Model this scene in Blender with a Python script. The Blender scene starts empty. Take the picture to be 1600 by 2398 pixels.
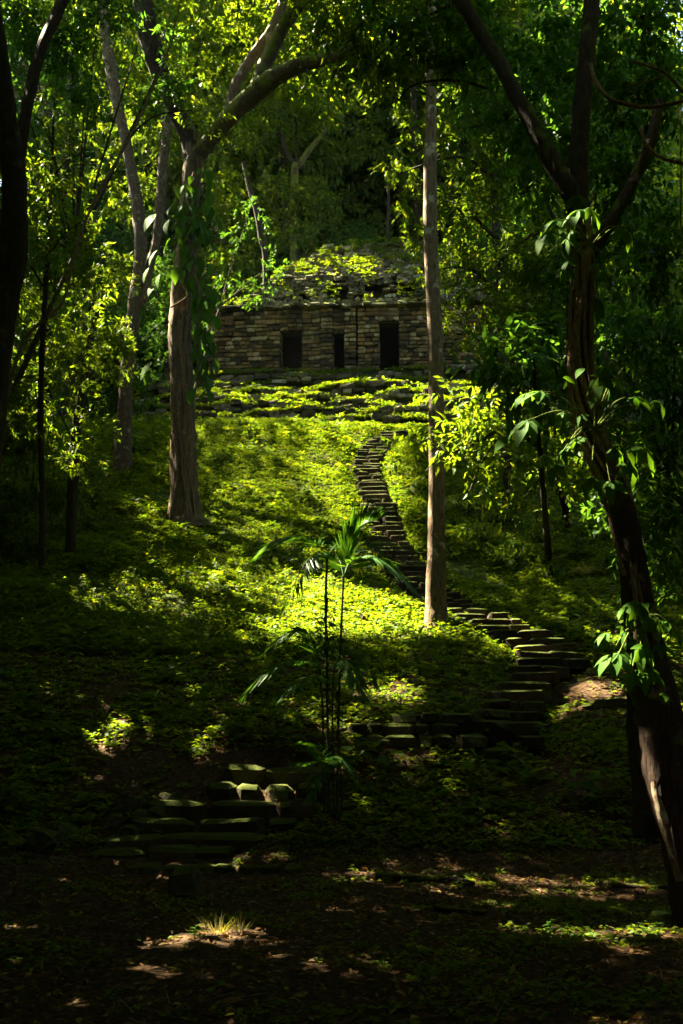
import bpy, bmesh, math, random
import numpy as np
from mathutils import Vector, Matrix
random.seed(7); rng = np.random.default_rng(7)
scene = bpy.context.scene
COL = scene.collection
R = math.radians

# ------------------------------------------------------------------ camera, sky, sun, exposure
EYE = 1.6; PITCH = R(11.9); FPX = 2331.0
cam_d = bpy.data.cameras.new('camera'); cam = bpy.data.objects.new('camera', cam_d); COL.objects.link(cam)
cam.location = (0, 0, EYE); cam.rotation_euler = (R(90) + PITCH, 0, 0)
cam_d.sensor_fit = 'VERTICAL'; cam_d.sensor_height = 36.0; cam_d.lens = 36.0 * FPX / 2398.0
cam_d.clip_end = 1000; cam_d.clip_start = 0.05
scene.camera = cam
SUN = np.array([-0.47, 0.32, 0.83]); SUN = SUN / np.linalg.norm(SUN)
world = bpy.data.worlds.new('World'); scene.world = world; world.use_nodes = True
nt = world.node_tree; sky = nt.nodes.new('ShaderNodeTexSky'); sky.sky_type = 'NISHITA'; sky.sun_disc = False
sky.sun_elevation = math.asin(SUN[2]); sky.sun_rotation = math.atan2(SUN[0], SUN[1])
nt.links.new(sky.outputs[0], nt.nodes['Background'].inputs[0]); nt.nodes['Background'].inputs[1].default_value = 0.05
sl = bpy.data.lights.new('sun', 'SUN'); so = bpy.data.objects.new('sun', sl); COL.objects.link(so)
sl.energy = 5.0; sl.angle = R(0.5); sl.color = (1.0, 0.88, 0.63)
so.rotation_euler = Vector(SUN).to_track_quat('Z', 'Y').to_euler(); so.location = (-20, 10, 40)
vs = scene.view_settings; vs.view_transform = 'Standard'; vs.look = 'None'; vs.gamma = 1; vs.use_curve_mapping = False
vs.exposure = 4.5
cy = scene.cycles
cy.max_bounces = 6; cy.diffuse_bounces = 3; cy.glossy_bounces = 2; cy.transmission_bounces = 4
cy.use_denoising = True; cy.denoiser = 'OPENIMAGEDENOISE'
cy.sample_clamp_indirect = 4.0; cy.caustics_reflective = False; cy.caustics_refractive = False

# ------------------------------------------------------------------ projection helpers (a pixel of the photograph at a distance -> a point)
cT, sT = math.cos(PITCH), math.sin(PITCH)
def P(u, v, Y):
    a = (u - 800) / FPX; b = (1199 - v) / FPX
    k = Y / (cT - b * sT)
    return np.array([a * k, Y, EYE + (sT + b * cT) * k])
def depth(p): return p[1] * cT + (p[2] - EYE) * sT
def proj(A):
    y = A[:, 1]; z = A[:, 2] - EYE
    d = y * cT + z * sT; up = -y * sT + z * cT
    dd = np.where(np.abs(d) < 1e-6, 1e-6, d)
    return 800 + FPX * A[:, 0] / dd, 1199 - FPX * up / dd, d
def smooth(a, b, x):
    t = np.clip((x - a) / (b - a), 0, 1); return t * t * (3 - 2 * t)
def vnoise(x, y, seed=0):
    r = np.random.default_rng(seed); n = np.zeros_like(x)
    for k in range(10):
        f = 0.5 + 1.5 * r.random(); t = r.random() * 6.28
        n = n + np.sin(f * (x * math.cos(t) + y * math.sin(t)) * 2.2 + r.random() * 6.28)
    return n / 4.5

# ------------------------------------------------------------------ mesh helpers
def np_mesh(name, V, F, flat=False):
    V = np.asarray(V, dtype=np.float32); F = np.asarray(F, dtype=np.int32)
    me = bpy.data.meshes.new(name)
    me.vertices.add(len(V)); me.vertices.foreach_set('co', V.ravel())
    k = F.shape[1]
    me.loops.add(F.size); me.loops.foreach_set('vertex_index', F.ravel())
    me.polygons.add(len(F)); me.polygons.foreach_set('loop_start', np.arange(0, F.size, k, dtype=np.int32))
    me.polygons.foreach_set('use_smooth', np.full(len(F), not flat, dtype=bool))
    me.update(calc_edges=True)
    return me
def link(name, me, mat=None, parent=None):
    o = bpy.data.objects.new(name, me); COL.objects.link(o)
    if mat is not None and me is not None and len(me.materials) == 0: me.materials.append(mat)
    if parent is not None:
        o.parent = parent
    return o
def part(name, V, F, mat, parent, flat=False):
    """a part in world coordinates under a parent (its chain only translates)"""
    off = np.zeros(3); p = parent
    while p is not None: off += np.array(p.location); p = p.parent
    return link(name, np_mesh(name, np.asarray(V) - off, F, flat), mat, parent)
def thing(name, label, cat, loc=(0, 0, 0), group=None, rz=0):
    o = bpy.data.objects.new(name, None); COL.objects.link(o); o.location = tuple(float(c) for c in loc); o.rotation_euler = (0, 0, rz)
    o['label'] = label; o['category'] = cat
    if group: o['group'] = group
    return o
def tag(o, label, cat, group=None):
    o['label'] = label; o['category'] = cat
    if group: o['group'] = group
    return o
def join(parts):
    Vs, Fs, n = [], [], 0
    for V, F in parts:
        Vs.append(V); Fs.append(np.asarray(F) + n); n += len(V)
    return np.concatenate(Vs), np.concatenate(Fs)
def norm(A): return A / np.maximum(np.linalg.norm(A, axis=-1, keepdims=True), 1e-9)

def catmull(pts, rad, sub=6):
    pts = np.asarray(pts, float); rad = np.asarray(rad, float)
    if len(pts) == 2: return np.linspace(pts[0], pts[1], sub + 1), np.linspace(rad[0], rad[1], sub + 1)
    p = np.vstack([2 * pts[0] - pts[1], pts, 2 * pts[-1] - pts[-2]])
    out, rr = [], []
    for i in range(1, len(p) - 2):
        for t in np.arange(sub) / sub:
            out.append(0.5 * ((2 * p[i]) + (-p[i-1] + p[i+1]) * t + (2*p[i-1] - 5*p[i] + 4*p[i+1] - p[i+2]) * t*t + (-p[i-1] + 3*p[i] - 3*p[i+1] + p[i+2]) * t**3))
            rr.append(rad[i-1] * (1 - t) + rad[i] * t)
    out.append(pts[-1]); rr.append(rad[-1])
    return np.array(out), np.array(rr)
def tube(pts, rad, n=10, rough=0.0, sub=6, seed=0):
    """tapered round limb; quads"""
    p, r = catmull(pts, rad, sub)
    t = norm(np.gradient(p, axis=0))
    ref = np.array([0.0, 1.0, 0.0]) if abs(t[:, 1]).mean() < 0.8 else np.array([1.0, 0, 0])
    a = norm(np.cross(t, ref)); b = np.cross(t, a)
    ang = np.arange(n) / n * 2 * math.pi
    rs = np.random.default_rng(seed)
    m = len(p)
    R_ = r[:, None] * np.ones((1, n))
    if rough > 0:
        lob = sum(np.sin(ang * k + rs.random() * 6.28)[None, :] * rs.random() for k in (2, 3, 5)) * 0.5
        wob = np.zeros((m, n))
        s = np.arange(m)[:, None] / max(m - 1, 1)
        for k in range(6): wob += np.sin(s * rs.uniform(4, 40) + ang[None, :] * rs.integers(1, 4) + rs.random() * 6.28) * 0.3
        R_ = R_ * (1 + rough * (lob + wob) * 0.6 + rough * 0.35 * rs.normal(size=(m, n)))
    V = p[:, None, :] + R_[:, :, None] * (np.cos(ang)[None, :, None] * a[:, None, :] + np.sin(ang)[None, :, None] * b[:, None, :])
    i = np.arange(m - 1)[:, None] * n; j = np.arange(n)[None, :]
    F = np.stack([i + j, i + (j + 1) % n, i + n + (j + 1) % n, i + n + j], -1).reshape(-1, 4)
    return V.reshape(-1, 3), F
def px_tube(pts, n=10, rough=0.0, sub=6, seed=0):
    """points are (u, v, Y, width in px)"""
    W = [P(u, v, Y) for u, v, Y, w in pts]
    rr = [0.5 * w * depth(W[i]) / FPX for i, (_, _, _, w) in enumerate(pts)]
    return tube(W, rr, n, rough, sub, seed)

# leaf templates: (along, across, up) in unit length / width
def tpl(v, f): return np.array(v, float), np.array(f, int)
T_QUAD = tpl([(0,0,0),(.45,.5,.14),(1,0,-.15),(.45,-.5,.14)], [(0,2,1),(0,3,2)])
T_LANCE = tpl([(0,0,0),(.38,.5,.12),(.45,0,0),(.38,-.5,.12),(1,0,-.35)], [(0,2,1),(1,2,4),(0,3,2),(3,4,2)])
T_OVATE = tpl([(0,0,0),(.16,.34,.10),(.2,0,.03),(.16,-.34,.10),(.42,.5,.10),(.45,0,0),(.42,-.5,.10),(.74,.3,-.04),(.76,0,-.1),(.74,-.3,-.04),(1,0,-.3)],
              [(0,2,1),(0,3,2),(1,2,5),(1,5,4),(2,3,6),(2,6,5),(4,5,8),(4,8,7),(5,6,9),(5,9,8),(7,8,10),(8,9,10)])
def leaves(T, pos, axis, nrm, L, W):
    V0, F0 = T; n = len(pos)
    if n == 0: return np.zeros((0, 3)), np.zeros((0, 3), int)
    ax = norm(axis); nr = norm(nrm - (nrm * ax).sum(1, keepdims=True) * ax); sd = np.cross(nr, ax)
    L = np.broadcast_to(np.asarray(L, float), (n,)); W = np.broadcast_to(np.asarray(W, float), (n,))
    V = pos[:, None, :] + ax[:, None, :] * (V0[:, 0][None] * L[:, None])[:, :, None] + sd[:, None, :] * (V0[:, 1][None] * W[:, None])[:, :, None] + nr[:, None, :] * (V0[:, 2][None] * W[:, None])[:, :, None]
    F = F0[None] + (np.arange(n) * len(V0))[:, None, None]
    return V.reshape(-1, 3), F.reshape(-1, 3)
def rdir(n): return norm(rng.normal(size=(n, 3)))

# ------------------------------------------------------------------ materials
def nodemat(name):
    m = bpy.data.materials.new(name); m.use_nodes = True
    t = m.node_tree; t.nodes.clear()
    out = t.nodes.new('ShaderNodeOutputMaterial')
    return m, t, out
def N(t, kind, **kw):
    n = t.nodes.new(kind)
    for k, v in kw.items():
        if k in ('operation', 'blend_type', 'data_type', 'feature', 'noise_dimensions', 'interpolation'): setattr(n, k, v)
        else: n.inputs[k].default_value = v
    return n
def mixc(t, fac, a, b, mode='MIX'):
    n = t.nodes.new('ShaderNodeMix'); n.data_type = 'RGBA'; n.blend_type = mode
    for sock, val in ((n.inputs[0], fac), (n.inputs[6], a), (n.inputs[7], b)):
        if isinstance(val, (int, float)): sock.default_value = val
        elif isinstance(val, tuple): sock.default_value = (*val, 1) if len(val) == 3 else val
        else: t.links.new(val, sock)
    return n.outputs[2]
def ramp(t, fac, stops):
    n = t.nodes.new('ShaderNodeValToRGB'); cr = n.color_ramp
    while len(cr.elements) > 1: cr.elements.remove(cr.elements[-1])
    for i, (p, c) in enumerate(stops):
        e = cr.elements[0] if i == 0 else cr.elements.new(p)
        e.position = p; e.color = (*c, 1) if len(c) == 3 else c
    t.links.new(fac, n.inputs[0]); return n.outputs[0]
def leaf_mat(name, a, b, c=None, trans=0.46, rough=0.6, spec=0.12, tint=2.1):
    m, t, out = nodemat(name)
    g = N(t, 'ShaderNodeNewGeometry')
    stops = [(0.0, a), (0.75, b)] + ([(0.93, c)] if c else [])
    col = ramp(t, g.outputs['Random Per Island'], stops)
    p = N(t, 'ShaderNodeBsdfPrincipled', Roughness=rough); p.inputs['Specular IOR Level'].default_value = spec
    t.links.new(col, p.inputs['Base Color'])
    tr = N(t, 'ShaderNodeBsdfTranslucent')
    tc = mixc(t, 1.0, col, (tint * 1.2, tint, tint * 0.35), 'MULTIPLY'); t.links.new(tc, tr.inputs['Color'])
    mx = t.nodes.new('ShaderNodeMixShader'); mx.inputs[0].default_value = trans
    t.links.new(p.outputs[0], mx.inputs[1]); t.links.new(tr.outputs[0], mx.inputs[2]); t.links.new(mx.outputs[0], out.inputs[0])
    return m
M = {}
M['leaf'] = leaf_mat('forest leaf', (.022,.052,.004), (.052,.096,.006), (.090,.115,.008))
M['leaf_yellow'] = leaf_mat('bright green leaf', (.038,.084,.005), (.072,.122,.006), (.105,.135,.012), trans=.46, tint=1.8)
M['leaf_blue'] = leaf_mat('deep green leaf', (.014,.046,.008), (.030,.078,.010), None)
M['leaf_far'] = leaf_mat('hillside leaf', (.026,.056,.006), (.056,.096,.008), (.098,.12,.010))
M['leaf_big'] = leaf_mat('broad vine leaf', (.022,.070,.006), (.042,.100,.008), None, trans=.4, rough=.65, spec=.04)
M['palm'] = leaf_mat('palm leaflet', (.022,.080,.010), (.045,.118,.010), None, trans=.35, rough=.45, spec=.2)
M['herb'] = leaf_mat('low herb leaf', (.033,.076,.004), (.069,.116,.005), (.105,.126,.006), trans=.46)
M['grass'] = leaf_mat('dry grass blade', (.05,.075,.012), (.11,.095,.03), None)
M['litter'] = leaf_mat('fallen leaf', (.045,.022,.008), (.13,.065,.02), (.22,.15,.03), trans=.15, tint=1.0)
M['dry'] = leaf_mat('dry bromeliad leaf', (.10,.11,.03), (.22,.21,.08), None, trans=.3)
def bark_mat(name, dark, mid, light, scale=3.0, patch=.55, moss=0.0, vert=0.25):
    m, t, out = nodemat(name)
    tc = N(t, 'ShaderNodeTexCoord'); mp = N(t, 'ShaderNodeMapping'); mp.inputs['Scale'].default_value = (1, 1, vert)
    t.links.new(tc.outputs['Object'], mp.inputs[0])
    n1 = N(t, 'ShaderNodeTexNoise', Scale=scale * 6, Detail=8.0, Roughness=.65); t.links.new(mp.outputs[0], n1.inputs['Vector'])
    n2 = N(t, 'ShaderNodeTexNoise', Scale=scale, Detail=5.0, Roughness=.6); t.links.new(tc.outputs['Object'], n2.inputs['Vector'])
    c = ramp(t, n1.outputs[0], [(.3, dark), (.62, mid)])
    f = ramp(t, n2.outputs[0], [(patch, (0,0,0)), (patch + .07, (1,1,1))])
    c = mixc(t, f, c, light)
    if moss > 0:
        n3 = N(t, 'ShaderNodeTexNoise', Scale=scale * .8, Detail=6.0); t.links.new(tc.outputs['Object'], n3.inputs['Vector'])
        g = N(t, 'ShaderNodeNewGeometry'); sx = t.nodes.new('ShaderNodeSeparateXYZ'); t.links.new(g.outputs['Normal'], sx.inputs[0])
        ad = N(t, 'ShaderNodeMath', operation='MULTIPLY_ADD'); ad.inputs[1].default_value = .25; t.links.new(sx.outputs[2], ad.inputs[0]); t.links.new(n3.outputs[0], ad.inputs[2])
        f2 = ramp(t, ad.outputs[0], [(.72 - moss * .35, (0,0,0)), (.80 - moss * .35, (1,1,1))])
        c = mixc(t, f2, c, (.085,.095,.010))
    p = N(t, 'ShaderNodeBsdfPrincipled', Roughness=.9); p.inputs['Specular IOR Level'].default_value = .15
    t.links.new(c, p.inputs['Base Color'])
    bp = N(t, 'ShaderNodeBump', Strength=1.0, Distance=.06); t.links.new(n1.outputs[0], bp.inputs['Height']); t.links.new(bp.outputs[0], p.inputs['Normal'])
    t.links.new(p.outputs[0], out.inputs[0]); return m
M['bark_pale'] = bark_mat('pale blotched bark', (.048,.031,.017), (.175,.118,.066), (.32,.26,.175), 3.2, .57, .14)
M['bark_grey'] = bark_mat('grey fissured bark', (.035,.022,.012), (.14,.092,.05), (.24,.18,.11), 2.5, .6, .25, .12)
M['bark_dark'] = bark_mat('dark wet bark', (.012,.008,.005), (.040,.027,.015), (.08,.065,.045), 3, .62, .2)
M['bark_red'] = bark_mat('reddish vine bark', (.010,.006,.004), (.042,.023,.012), (.11,.075,.045), 4, .62, .15, .15)
M['bark_moss'] = bark_mat('moss covered bark', (.025,.017,.010), (.08,.055,.03), (.13,.11,.08), 3, .62, .9)
M['bark_brown'] = bark_mat('brown blotched bark', (.03,.02,.011), (.115,.078,.044), (.21,.165,.105), 4, .58, .15)
M['vine'] = bark_mat('liana bark', (.06,.035,.018), (.22,.14,.075), (.32,.24,.15), 6, .62, 0)
M['stem'] = bark_mat('green palm stem', (.02,.022,.008), (.055,.06,.02), (.09,.08,.04), 8, .62, 0)
M['petiole'] = bark_mat('green petiole', (.09,.13,.012), (.13,.17,.018), (.16,.18,.02), 8, .62, 0)
def stone_mat(name, stops, mossn=.55, white=.66, mosscol=(.052,.066,.007)):
    m, t, out = nodemat(name)
    oi = N(t, 'ShaderNodeObjectInfo'); tc = N(t, 'ShaderNodeTexCoord'); g = N(t, 'ShaderNodeNewGeometry')
    c = ramp(t, oi.outputs['Random'], stops)
    n1 = N(t, 'ShaderNodeTexNoise', Scale=5.0, Detail=8.0, Roughness=.7); t.links.new(g.outputs['Position'], n1.inputs['Vector'])
    n2 = N(t, 'ShaderNodeTexNoise', Scale=1.3, Detail=6.0, Roughness=.65); t.links.new(g.outputs['Position'], n2.inputs['Vector'])
    n3 = N(t, 'ShaderNodeTexNoise', Scale=24.0, Detail=6.0, Roughness=.7); t.links.new(g.outputs['Position'], n3.inputs['Vector'])
    c = mixc(t, 1.0, c, ramp(t, n3.outputs[0], [(.3, (.55,.55,.55)), (.7, (1.2,1.2,1.2))]), 'MULTIPLY')
    c = mixc(t, ramp(t, n1.outputs[0], [(.5, (0,0,0)), (.66, (.85,.85,.85))]), c, (.028,.020,.011))
    n4 = N(t, 'ShaderNodeTexNoise', Scale=.55, Detail=4.0, Roughness=.6); t.links.new(g.outputs['Position'], n4.inputs['Vector'])
    c = mixc(t, ramp(t, n4.outputs[0], [(.50, (0,0,0)), (.60, (.75,.75,.75))]), c, (.022,.018,.010))
    c = mixc(t, ramp(t, n2.outputs[0], [(white, (0,0,0)), (white + .08, (.8,.8,.8))]), c, (.36,.31,.21))
    sx = t.nodes.new('ShaderNodeSeparateXYZ'); t.links.new(g.outputs['Normal'], sx.inputs[0])
    ad = N(t, 'ShaderNodeMath', operation='MULTIPLY_ADD'); ad.inputs[1].default_value = .3; t.links.new(sx.outputs[2], ad.inputs[0]); t.links.new(n1.outputs[0], ad.inputs[2])
    c = mixc(t, ramp(t, ad.outputs[0], [(mossn + .02, (0,0,0)), (mossn + .14, (1,1,1))]), c, mosscol)
    p = N(t, 'ShaderNodeBsdfPrincipled', Roughness=.92); p.inputs['Specular IOR Level'].default_value = .12
    t.links.new(c, p.inputs['Base Color'])
    bp = N(t, 'ShaderNodeBump', Strength=1.0, Distance=.05); t.links.new(n3.outputs[0], bp.inputs['Height']); t.links.new(bp.outputs[0], p.inputs['Normal'])
    t.links.new(p.outputs[0], out.inputs[0]); return m
OCHRE = [(0,(.040,.025,.010)), (.3,(.10,.060,.022)), (.55,(.20,.105,.030)), (.8,(.23,.145,.052)), (1,(.36,.265,.12))]
GREYS = [(0,(.055,.042,.021)), (.4,(.12,.09,.046)), (.8,(.21,.165,.09)), (1,(.34,.29,.18))]
M['stone'] = stone_mat('temple limestone', OCHRE, .60, .62)
M['roofstone'] = stone_mat('weathered roof stone', GREYS, .58, .66)
M['stepstone'] = stone_mat('worn step stone', [(0,(.024,.016,.009)),(.5,(.050,.031,.017)),(1,(.10,.064,.036))], .60, .80)
M['mossstone'] = stone_mat('mossy stone', [(0,(.03,.026,.012)),(.5,(.06,.048,.022)),(1,(.11,.085,.045))], .54, .80)
M['core'] = stone_mat('dark mortar', [(0,(.05,.04,.025)),(1,(.06,.045,.03))], .70, .9)
M['tread'] = stone_mat('earthy tread', [(0,(.06,.055,.02)),(1,(.07,.055,.025))], .48, .9, (.05,.065,.008))
def ground_mat():
    m, t, out = nodemat('forest soil')
    g = N(t, 'ShaderNodeNewGeometry'); pos = g.outputs['Position']
    n1 = N(t, 'ShaderNodeTexNoise', Scale=.55, Detail=7.0, Roughness=.65); t.links.new(pos, n1.inputs['Vector'])
    n2 = N(t, 'ShaderNodeTexNoise', Scale=14.0, Detail=8.0, Roughness=.7); t.links.new(pos, n2.inputs['Vector'])
    vo = N(t, 'ShaderNodeTexVoronoi', Scale=18.0); t.links.new(pos, vo.inputs['Vector'])
    soil = ramp(t, vo.outputs['Color'], [(.1, (.034,.018,.008)), (.6, (.085,.045,.016)), (.95, (.14,.078,.028))])
    soil = mixc(t, ramp(t, n2.outputs[0], [(.38, (0,0,0)), (.62, (1,1,1))]), (.022,.014,.008), soil)
    moss = mixc(t, n2.outputs[0], (.022,.035,.005), (.065,.085,.008))
    sx = t.nodes.new('ShaderNodeSeparateXYZ'); t.links.new(pos, sx.inputs[0])
    mr = t.nodes.new('ShaderNodeMapRange'); mr.inputs[1].default_value = 1.0; mr.inputs[2].default_value = 5.0; mr.inputs[3].default_value = -.14; mr.inputs[4].default_value = .16
    t.links.new(sx.outputs[2], mr.inputs[0])
    ad = N(t, 'ShaderNodeMath', operation='ADD'); t.links.new(n1.outputs[0], ad.inputs[0]); t.links.new(mr.outputs[0], ad.inputs[1])
    c = mixc(t, ramp(t, ad.outputs[0], [(.46, (0,0,0)), (.58, (1,1,1))]), soil, moss)
    p = N(t, 'ShaderNodeBsdfPrincipled', Roughness=.95); p.inputs['Specular IOR Level'].default_value = .1
    t.links.new(c, p.inputs['Base Color'])
    bp = N(t, 'ShaderNodeBump', Strength=1.0, Distance=.06); t.links.new(n2.outputs[0], bp.inputs['Height']); t.links.new(bp.outputs[0], p.inputs['Normal'])
    t.links.new(p.outputs[0], out.inputs[0]); return m
M['ground'] = ground_mat()

# ------------------------------------------------------------------ terrain
ctl = []
for x in range(-16, 17, 4):
    for y in (-12, -4, 0, 4, 8, 10.5, 11.6): ctl.append((x, y, 0.0))
for u, v, Y in [(-200,2010,12.1),(100,2010,12),(400,2012,12),(800,2012,12),(1200,2012,12),(1500,2012,12),(1900,2012,12),
    (600,1800,14),(900,1802,14.2),(1100,1800,14.2),(600,1700,15.2),(900,1692,15.2),(100,1850,14),(300,1800,14.3),(200,1700,16),(40,1700,16),
    (1300,1800,14.3),(1550,1800,14.3),(1200,1740,15.2),(1400,1650,17),(1600,1650,17),(-200,1700,16),
    (100,1585,18),(400,1585,18),(700,1570,18.5),(950,1565,18.5),(1200,1590,18.2),(1340,1530,19.5),(1500,1510,20),(-200,1585,18),(1800,1520,20),
    (100,1480,20.3),(400,1490,20.3),(700,1488,20.6),(1000,1478,21),(1250,1485,20.6),(-300,1480,20.3),
    (100,1350,24),(400,1360,24),(700,1372,24.5),(960,1362,25),(1200,1380,24.5),(1400,1380,24),(-200,1350,24),(1800,1380,24),
    (430,1228,28),(150,1230,28),(700,1220,29),(900,1220,29),(1150,1220,29),(1400,1220,29),(-100,1230,28),(1700,1220,29),
    (280,1112,32),(100,1112,32),(500,1102,33),(800,1092,33.5),(1000,1085,33.5),(1250,1085,33.5),(1500,1085,33.5),(-100,1112,32),
    (300,992,37),(500,985,37.5),(700,985,38),(900,1002,38),(1100,992,38),(1400,985,38),(100,990,37),(1700,985,38)]:
    ctl.append(tuple(P(u, v, Y)))
for x in (-24, -14, -7, 0, 7, 14, 24):
    ctl += [(x, 40, 13.35), (x, 45, 13.5), (x, 52, 14.5), (x, 57, 19), (x, 64, 24), (x, 80, 38), (x, 100, 54)]
for s in (-1, 1):
    for y, z in ((-12,0),(6,0),(12,.4),(16,2.2),(20,3.6),(25,6.0),(30,9.2),(36,13)): ctl.append((s*28, y, z+1.5)); ctl.append((s*45, y, z+8))
ctl = np.array(ctl)
def rbf_fit(c):
    d = np.linalg.norm(c[:, None, :2] - c[None, :, :2], axis=2)
    A = np.zeros((len(c) + 3, len(c) + 3)); A[:len(c), :len(c)] = d + np.eye(len(c)) * 1e-3
    A[:len(c), len(c)] = 1; A[:len(c), len(c)+1:] = c[:, :2]; A[len(c), :len(c)] = 1; A[len(c)+1:, :len(c)] = c[:, :2].T
    return np.linalg.lstsq(A, np.concatenate([c[:, 2], np.zeros(3)]), rcond=None)[0]
RW = rbf_fit(ctl)
def Hraw(x, y):
    sh = x.shape; x = x.ravel(); y = y.ravel(); out = np.zeros(len(x))
    for s in range(0, len(x), 20000):
        X = x[s:s+20000]; Yy = y[s:s+20000]
        d = np.hypot(X[:, None] - ctl[None, :, 0], Yy[:, None] - ctl[None, :, 1])
        out[s:s+20000] = d @ RW[:-3] + RW[-3] + RW[-2] * X + RW[-1] * Yy
    return out.reshape(sh)
# lookup grid over the part that is built in detail
GX0, GX1, GY0, GY1, GS = -40.0, 40.0, -30.0, 110.0, 0.25
gx = np.arange(GX0, GX1 + GS / 2, GS); gy = np.arange(GY0, GY1 + GS / 2, GS)
gX, gY = np.meshgrid(gx, gy, indexing='ij')
gH = Hraw(gX, gY)
gH = gH + 0.05 * vnoise(gX * .5, gY * .5, 1) * smooth(9, 16, gY) + 0.03 * vnoise(gX * 1.7, gY * 1.7, 2) + 0.012 * vnoise(gX * 5, gY * 5, 3)
def H(x, y):
    fx = np.clip((np.asarray(x, float) - GX0) / GS, 0, len(gx) - 1.001); fy = np.clip((np.asarray(y, float) - GY0) / GS, 0, len(gy) - 1.001)
    i = fx.astype(int); j = fy.astype(int); a = fx - i; b = fy - j
    return gH[i, j]*(1-a)*(1-b) + gH[i+1, j]*a*(1-b) + gH[i, j+1]*(1-a)*b + gH[i+1, j+1]*a*b
def gpt(u, v, far=60.0):
    """where the sight line through a pixel first meets the ground"""
    Ys = np.arange(3.0, far, 0.04); a = (u - 800) / FPX; b = (1199 - v) / FPX; k = Ys / (cT - b * sT)
    X = a * k; Z = EYE + (sT + b * cT) * k
    hit = np.nonzero(H(X, Ys) >= Z)[0]
    i = hit[0] if len(hit) else len(Ys) - 1
    return np.array([X[i], Ys[i], float(H(X[i], Ys[i]))])

# stair routes (carved a little into the slope)
ROUTE_MID = [gpt(*p)[:2] for p in [(1195,1745),(1200,1690),(1215,1640),(1245,1595),(1295,1555),(1290,1522),(1230,1492),(1140,1455),(1065,1425)]]
ROUTE_UP = [gpt(*p)[:2] for p in [(1050,1418),(1000,1385),(950,1342),(918,1285),(892,1210),(872,1140),(856,1085),(880,1045),(935,1012)]]
def dense(rt, step=0.05):
    out = []
    for a, b in zip(rt[:-1], rt[1:]):
        n = max(2, int(np.linalg.norm(b - a) / step))
        out += [a + (b - a) * i / n for i in range(n)]
    return np.array(out + [rt[-1]])
R_MID, R_UP = dense(ROUTE_MID), dense(ROUTE_UP)
ZR_MID, ZR_UP = H(R_MID[:, 0], R_MID[:, 1]), H(R_UP[:, 0], R_UP[:, 1])
def route_dist(x, y):
    d = np.full(x.shape, 9.0)
    for rt in (R_MID[::6], R_UP[::6]):
        d = np.minimum(d, np.hypot(x[..., None] - rt[:, 0], y[..., None] - rt[:, 1]).min(-1))
    return d
sel = (np.abs(gX) < 9) & (gY > 13) & (gY < 41)
dd = np.full(gX.shape, 9.0); dd[sel] = route_dist(gX[sel], gY[sel])
gH = gH - 0.20 * (1 - smooth(.45, .95, dd))
# room for the lower stair: rows are (u0, u1, v of the tread edge, Y)
LOW = [(215,545,1989,12.0),(240,600,1958,12.35),(320,695,1920,12.7),(360,738,1882,13.05),(500,765,1839,13.4),(540,775,1798,13.85)]
for (u0, u1, v, Y) in LOW:
    a, b = P(u0, v, Y), P(u1, v, Y)
    ins = (gX > a[0] - .1) & (gX < b[0] + .1) & (gY > Y - .05) & (gY < Y + .45)
    gH = np.where(ins, np.minimum(gH, a[2] - .1), gH)
    ins = (gX > a[0]) & (gX < b[0]) & (gY > Y - .5) & (gY <= Y - .05)
    gH = np.where(ins, np.minimum(gH, a[2] - .16), gH)
nonx = np.concatenate([-np.geomspace(400, 41, 10), gx[(gx >= -40)], np.geomspace(41, 400, 10)])
ix = np.abs(gx) <= 16
xs = np.concatenate([-np.geomspace(110, 40, 7), np.arange(-38, -16.5, 2.0), gx[ix], np.arange(18, 38.5, 2.0), np.geomspace(40, 110, 7)])
iy = (gy >= 2) & (gy <= 46)
ys = np.concatenate([-np.geomspace(90, 30, 6), np.arange(-28, 1.5, 2.0), gy[iy], np.arange(47, 109, 2.0), np.geomspace(110, 130, 4)])
TX, TY = np.meshgrid(xs, ys, indexing='ij')
TZ = H(np.clip(TX, -39.9, 39.9), np.clip(TY, -29.9, 109)) + np.maximum(TY - 109, 0) * .25 + np.maximum(np.abs(TX) - 39.9, 0) * .15
na, nb = TX.shape
I = np.arange(na - 1)[:, None] * nb + np.arange(nb - 1)[None, :]
GF = np.stack([I, I + nb, I + nb + 1, I + 1], -1).reshape(-1, 4)
ground = link('ground', np_mesh('ground', np.stack([TX, TY, TZ], -1).reshape(-1, 3), GF), M['ground']); ground['kind'] = 'structure'

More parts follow.
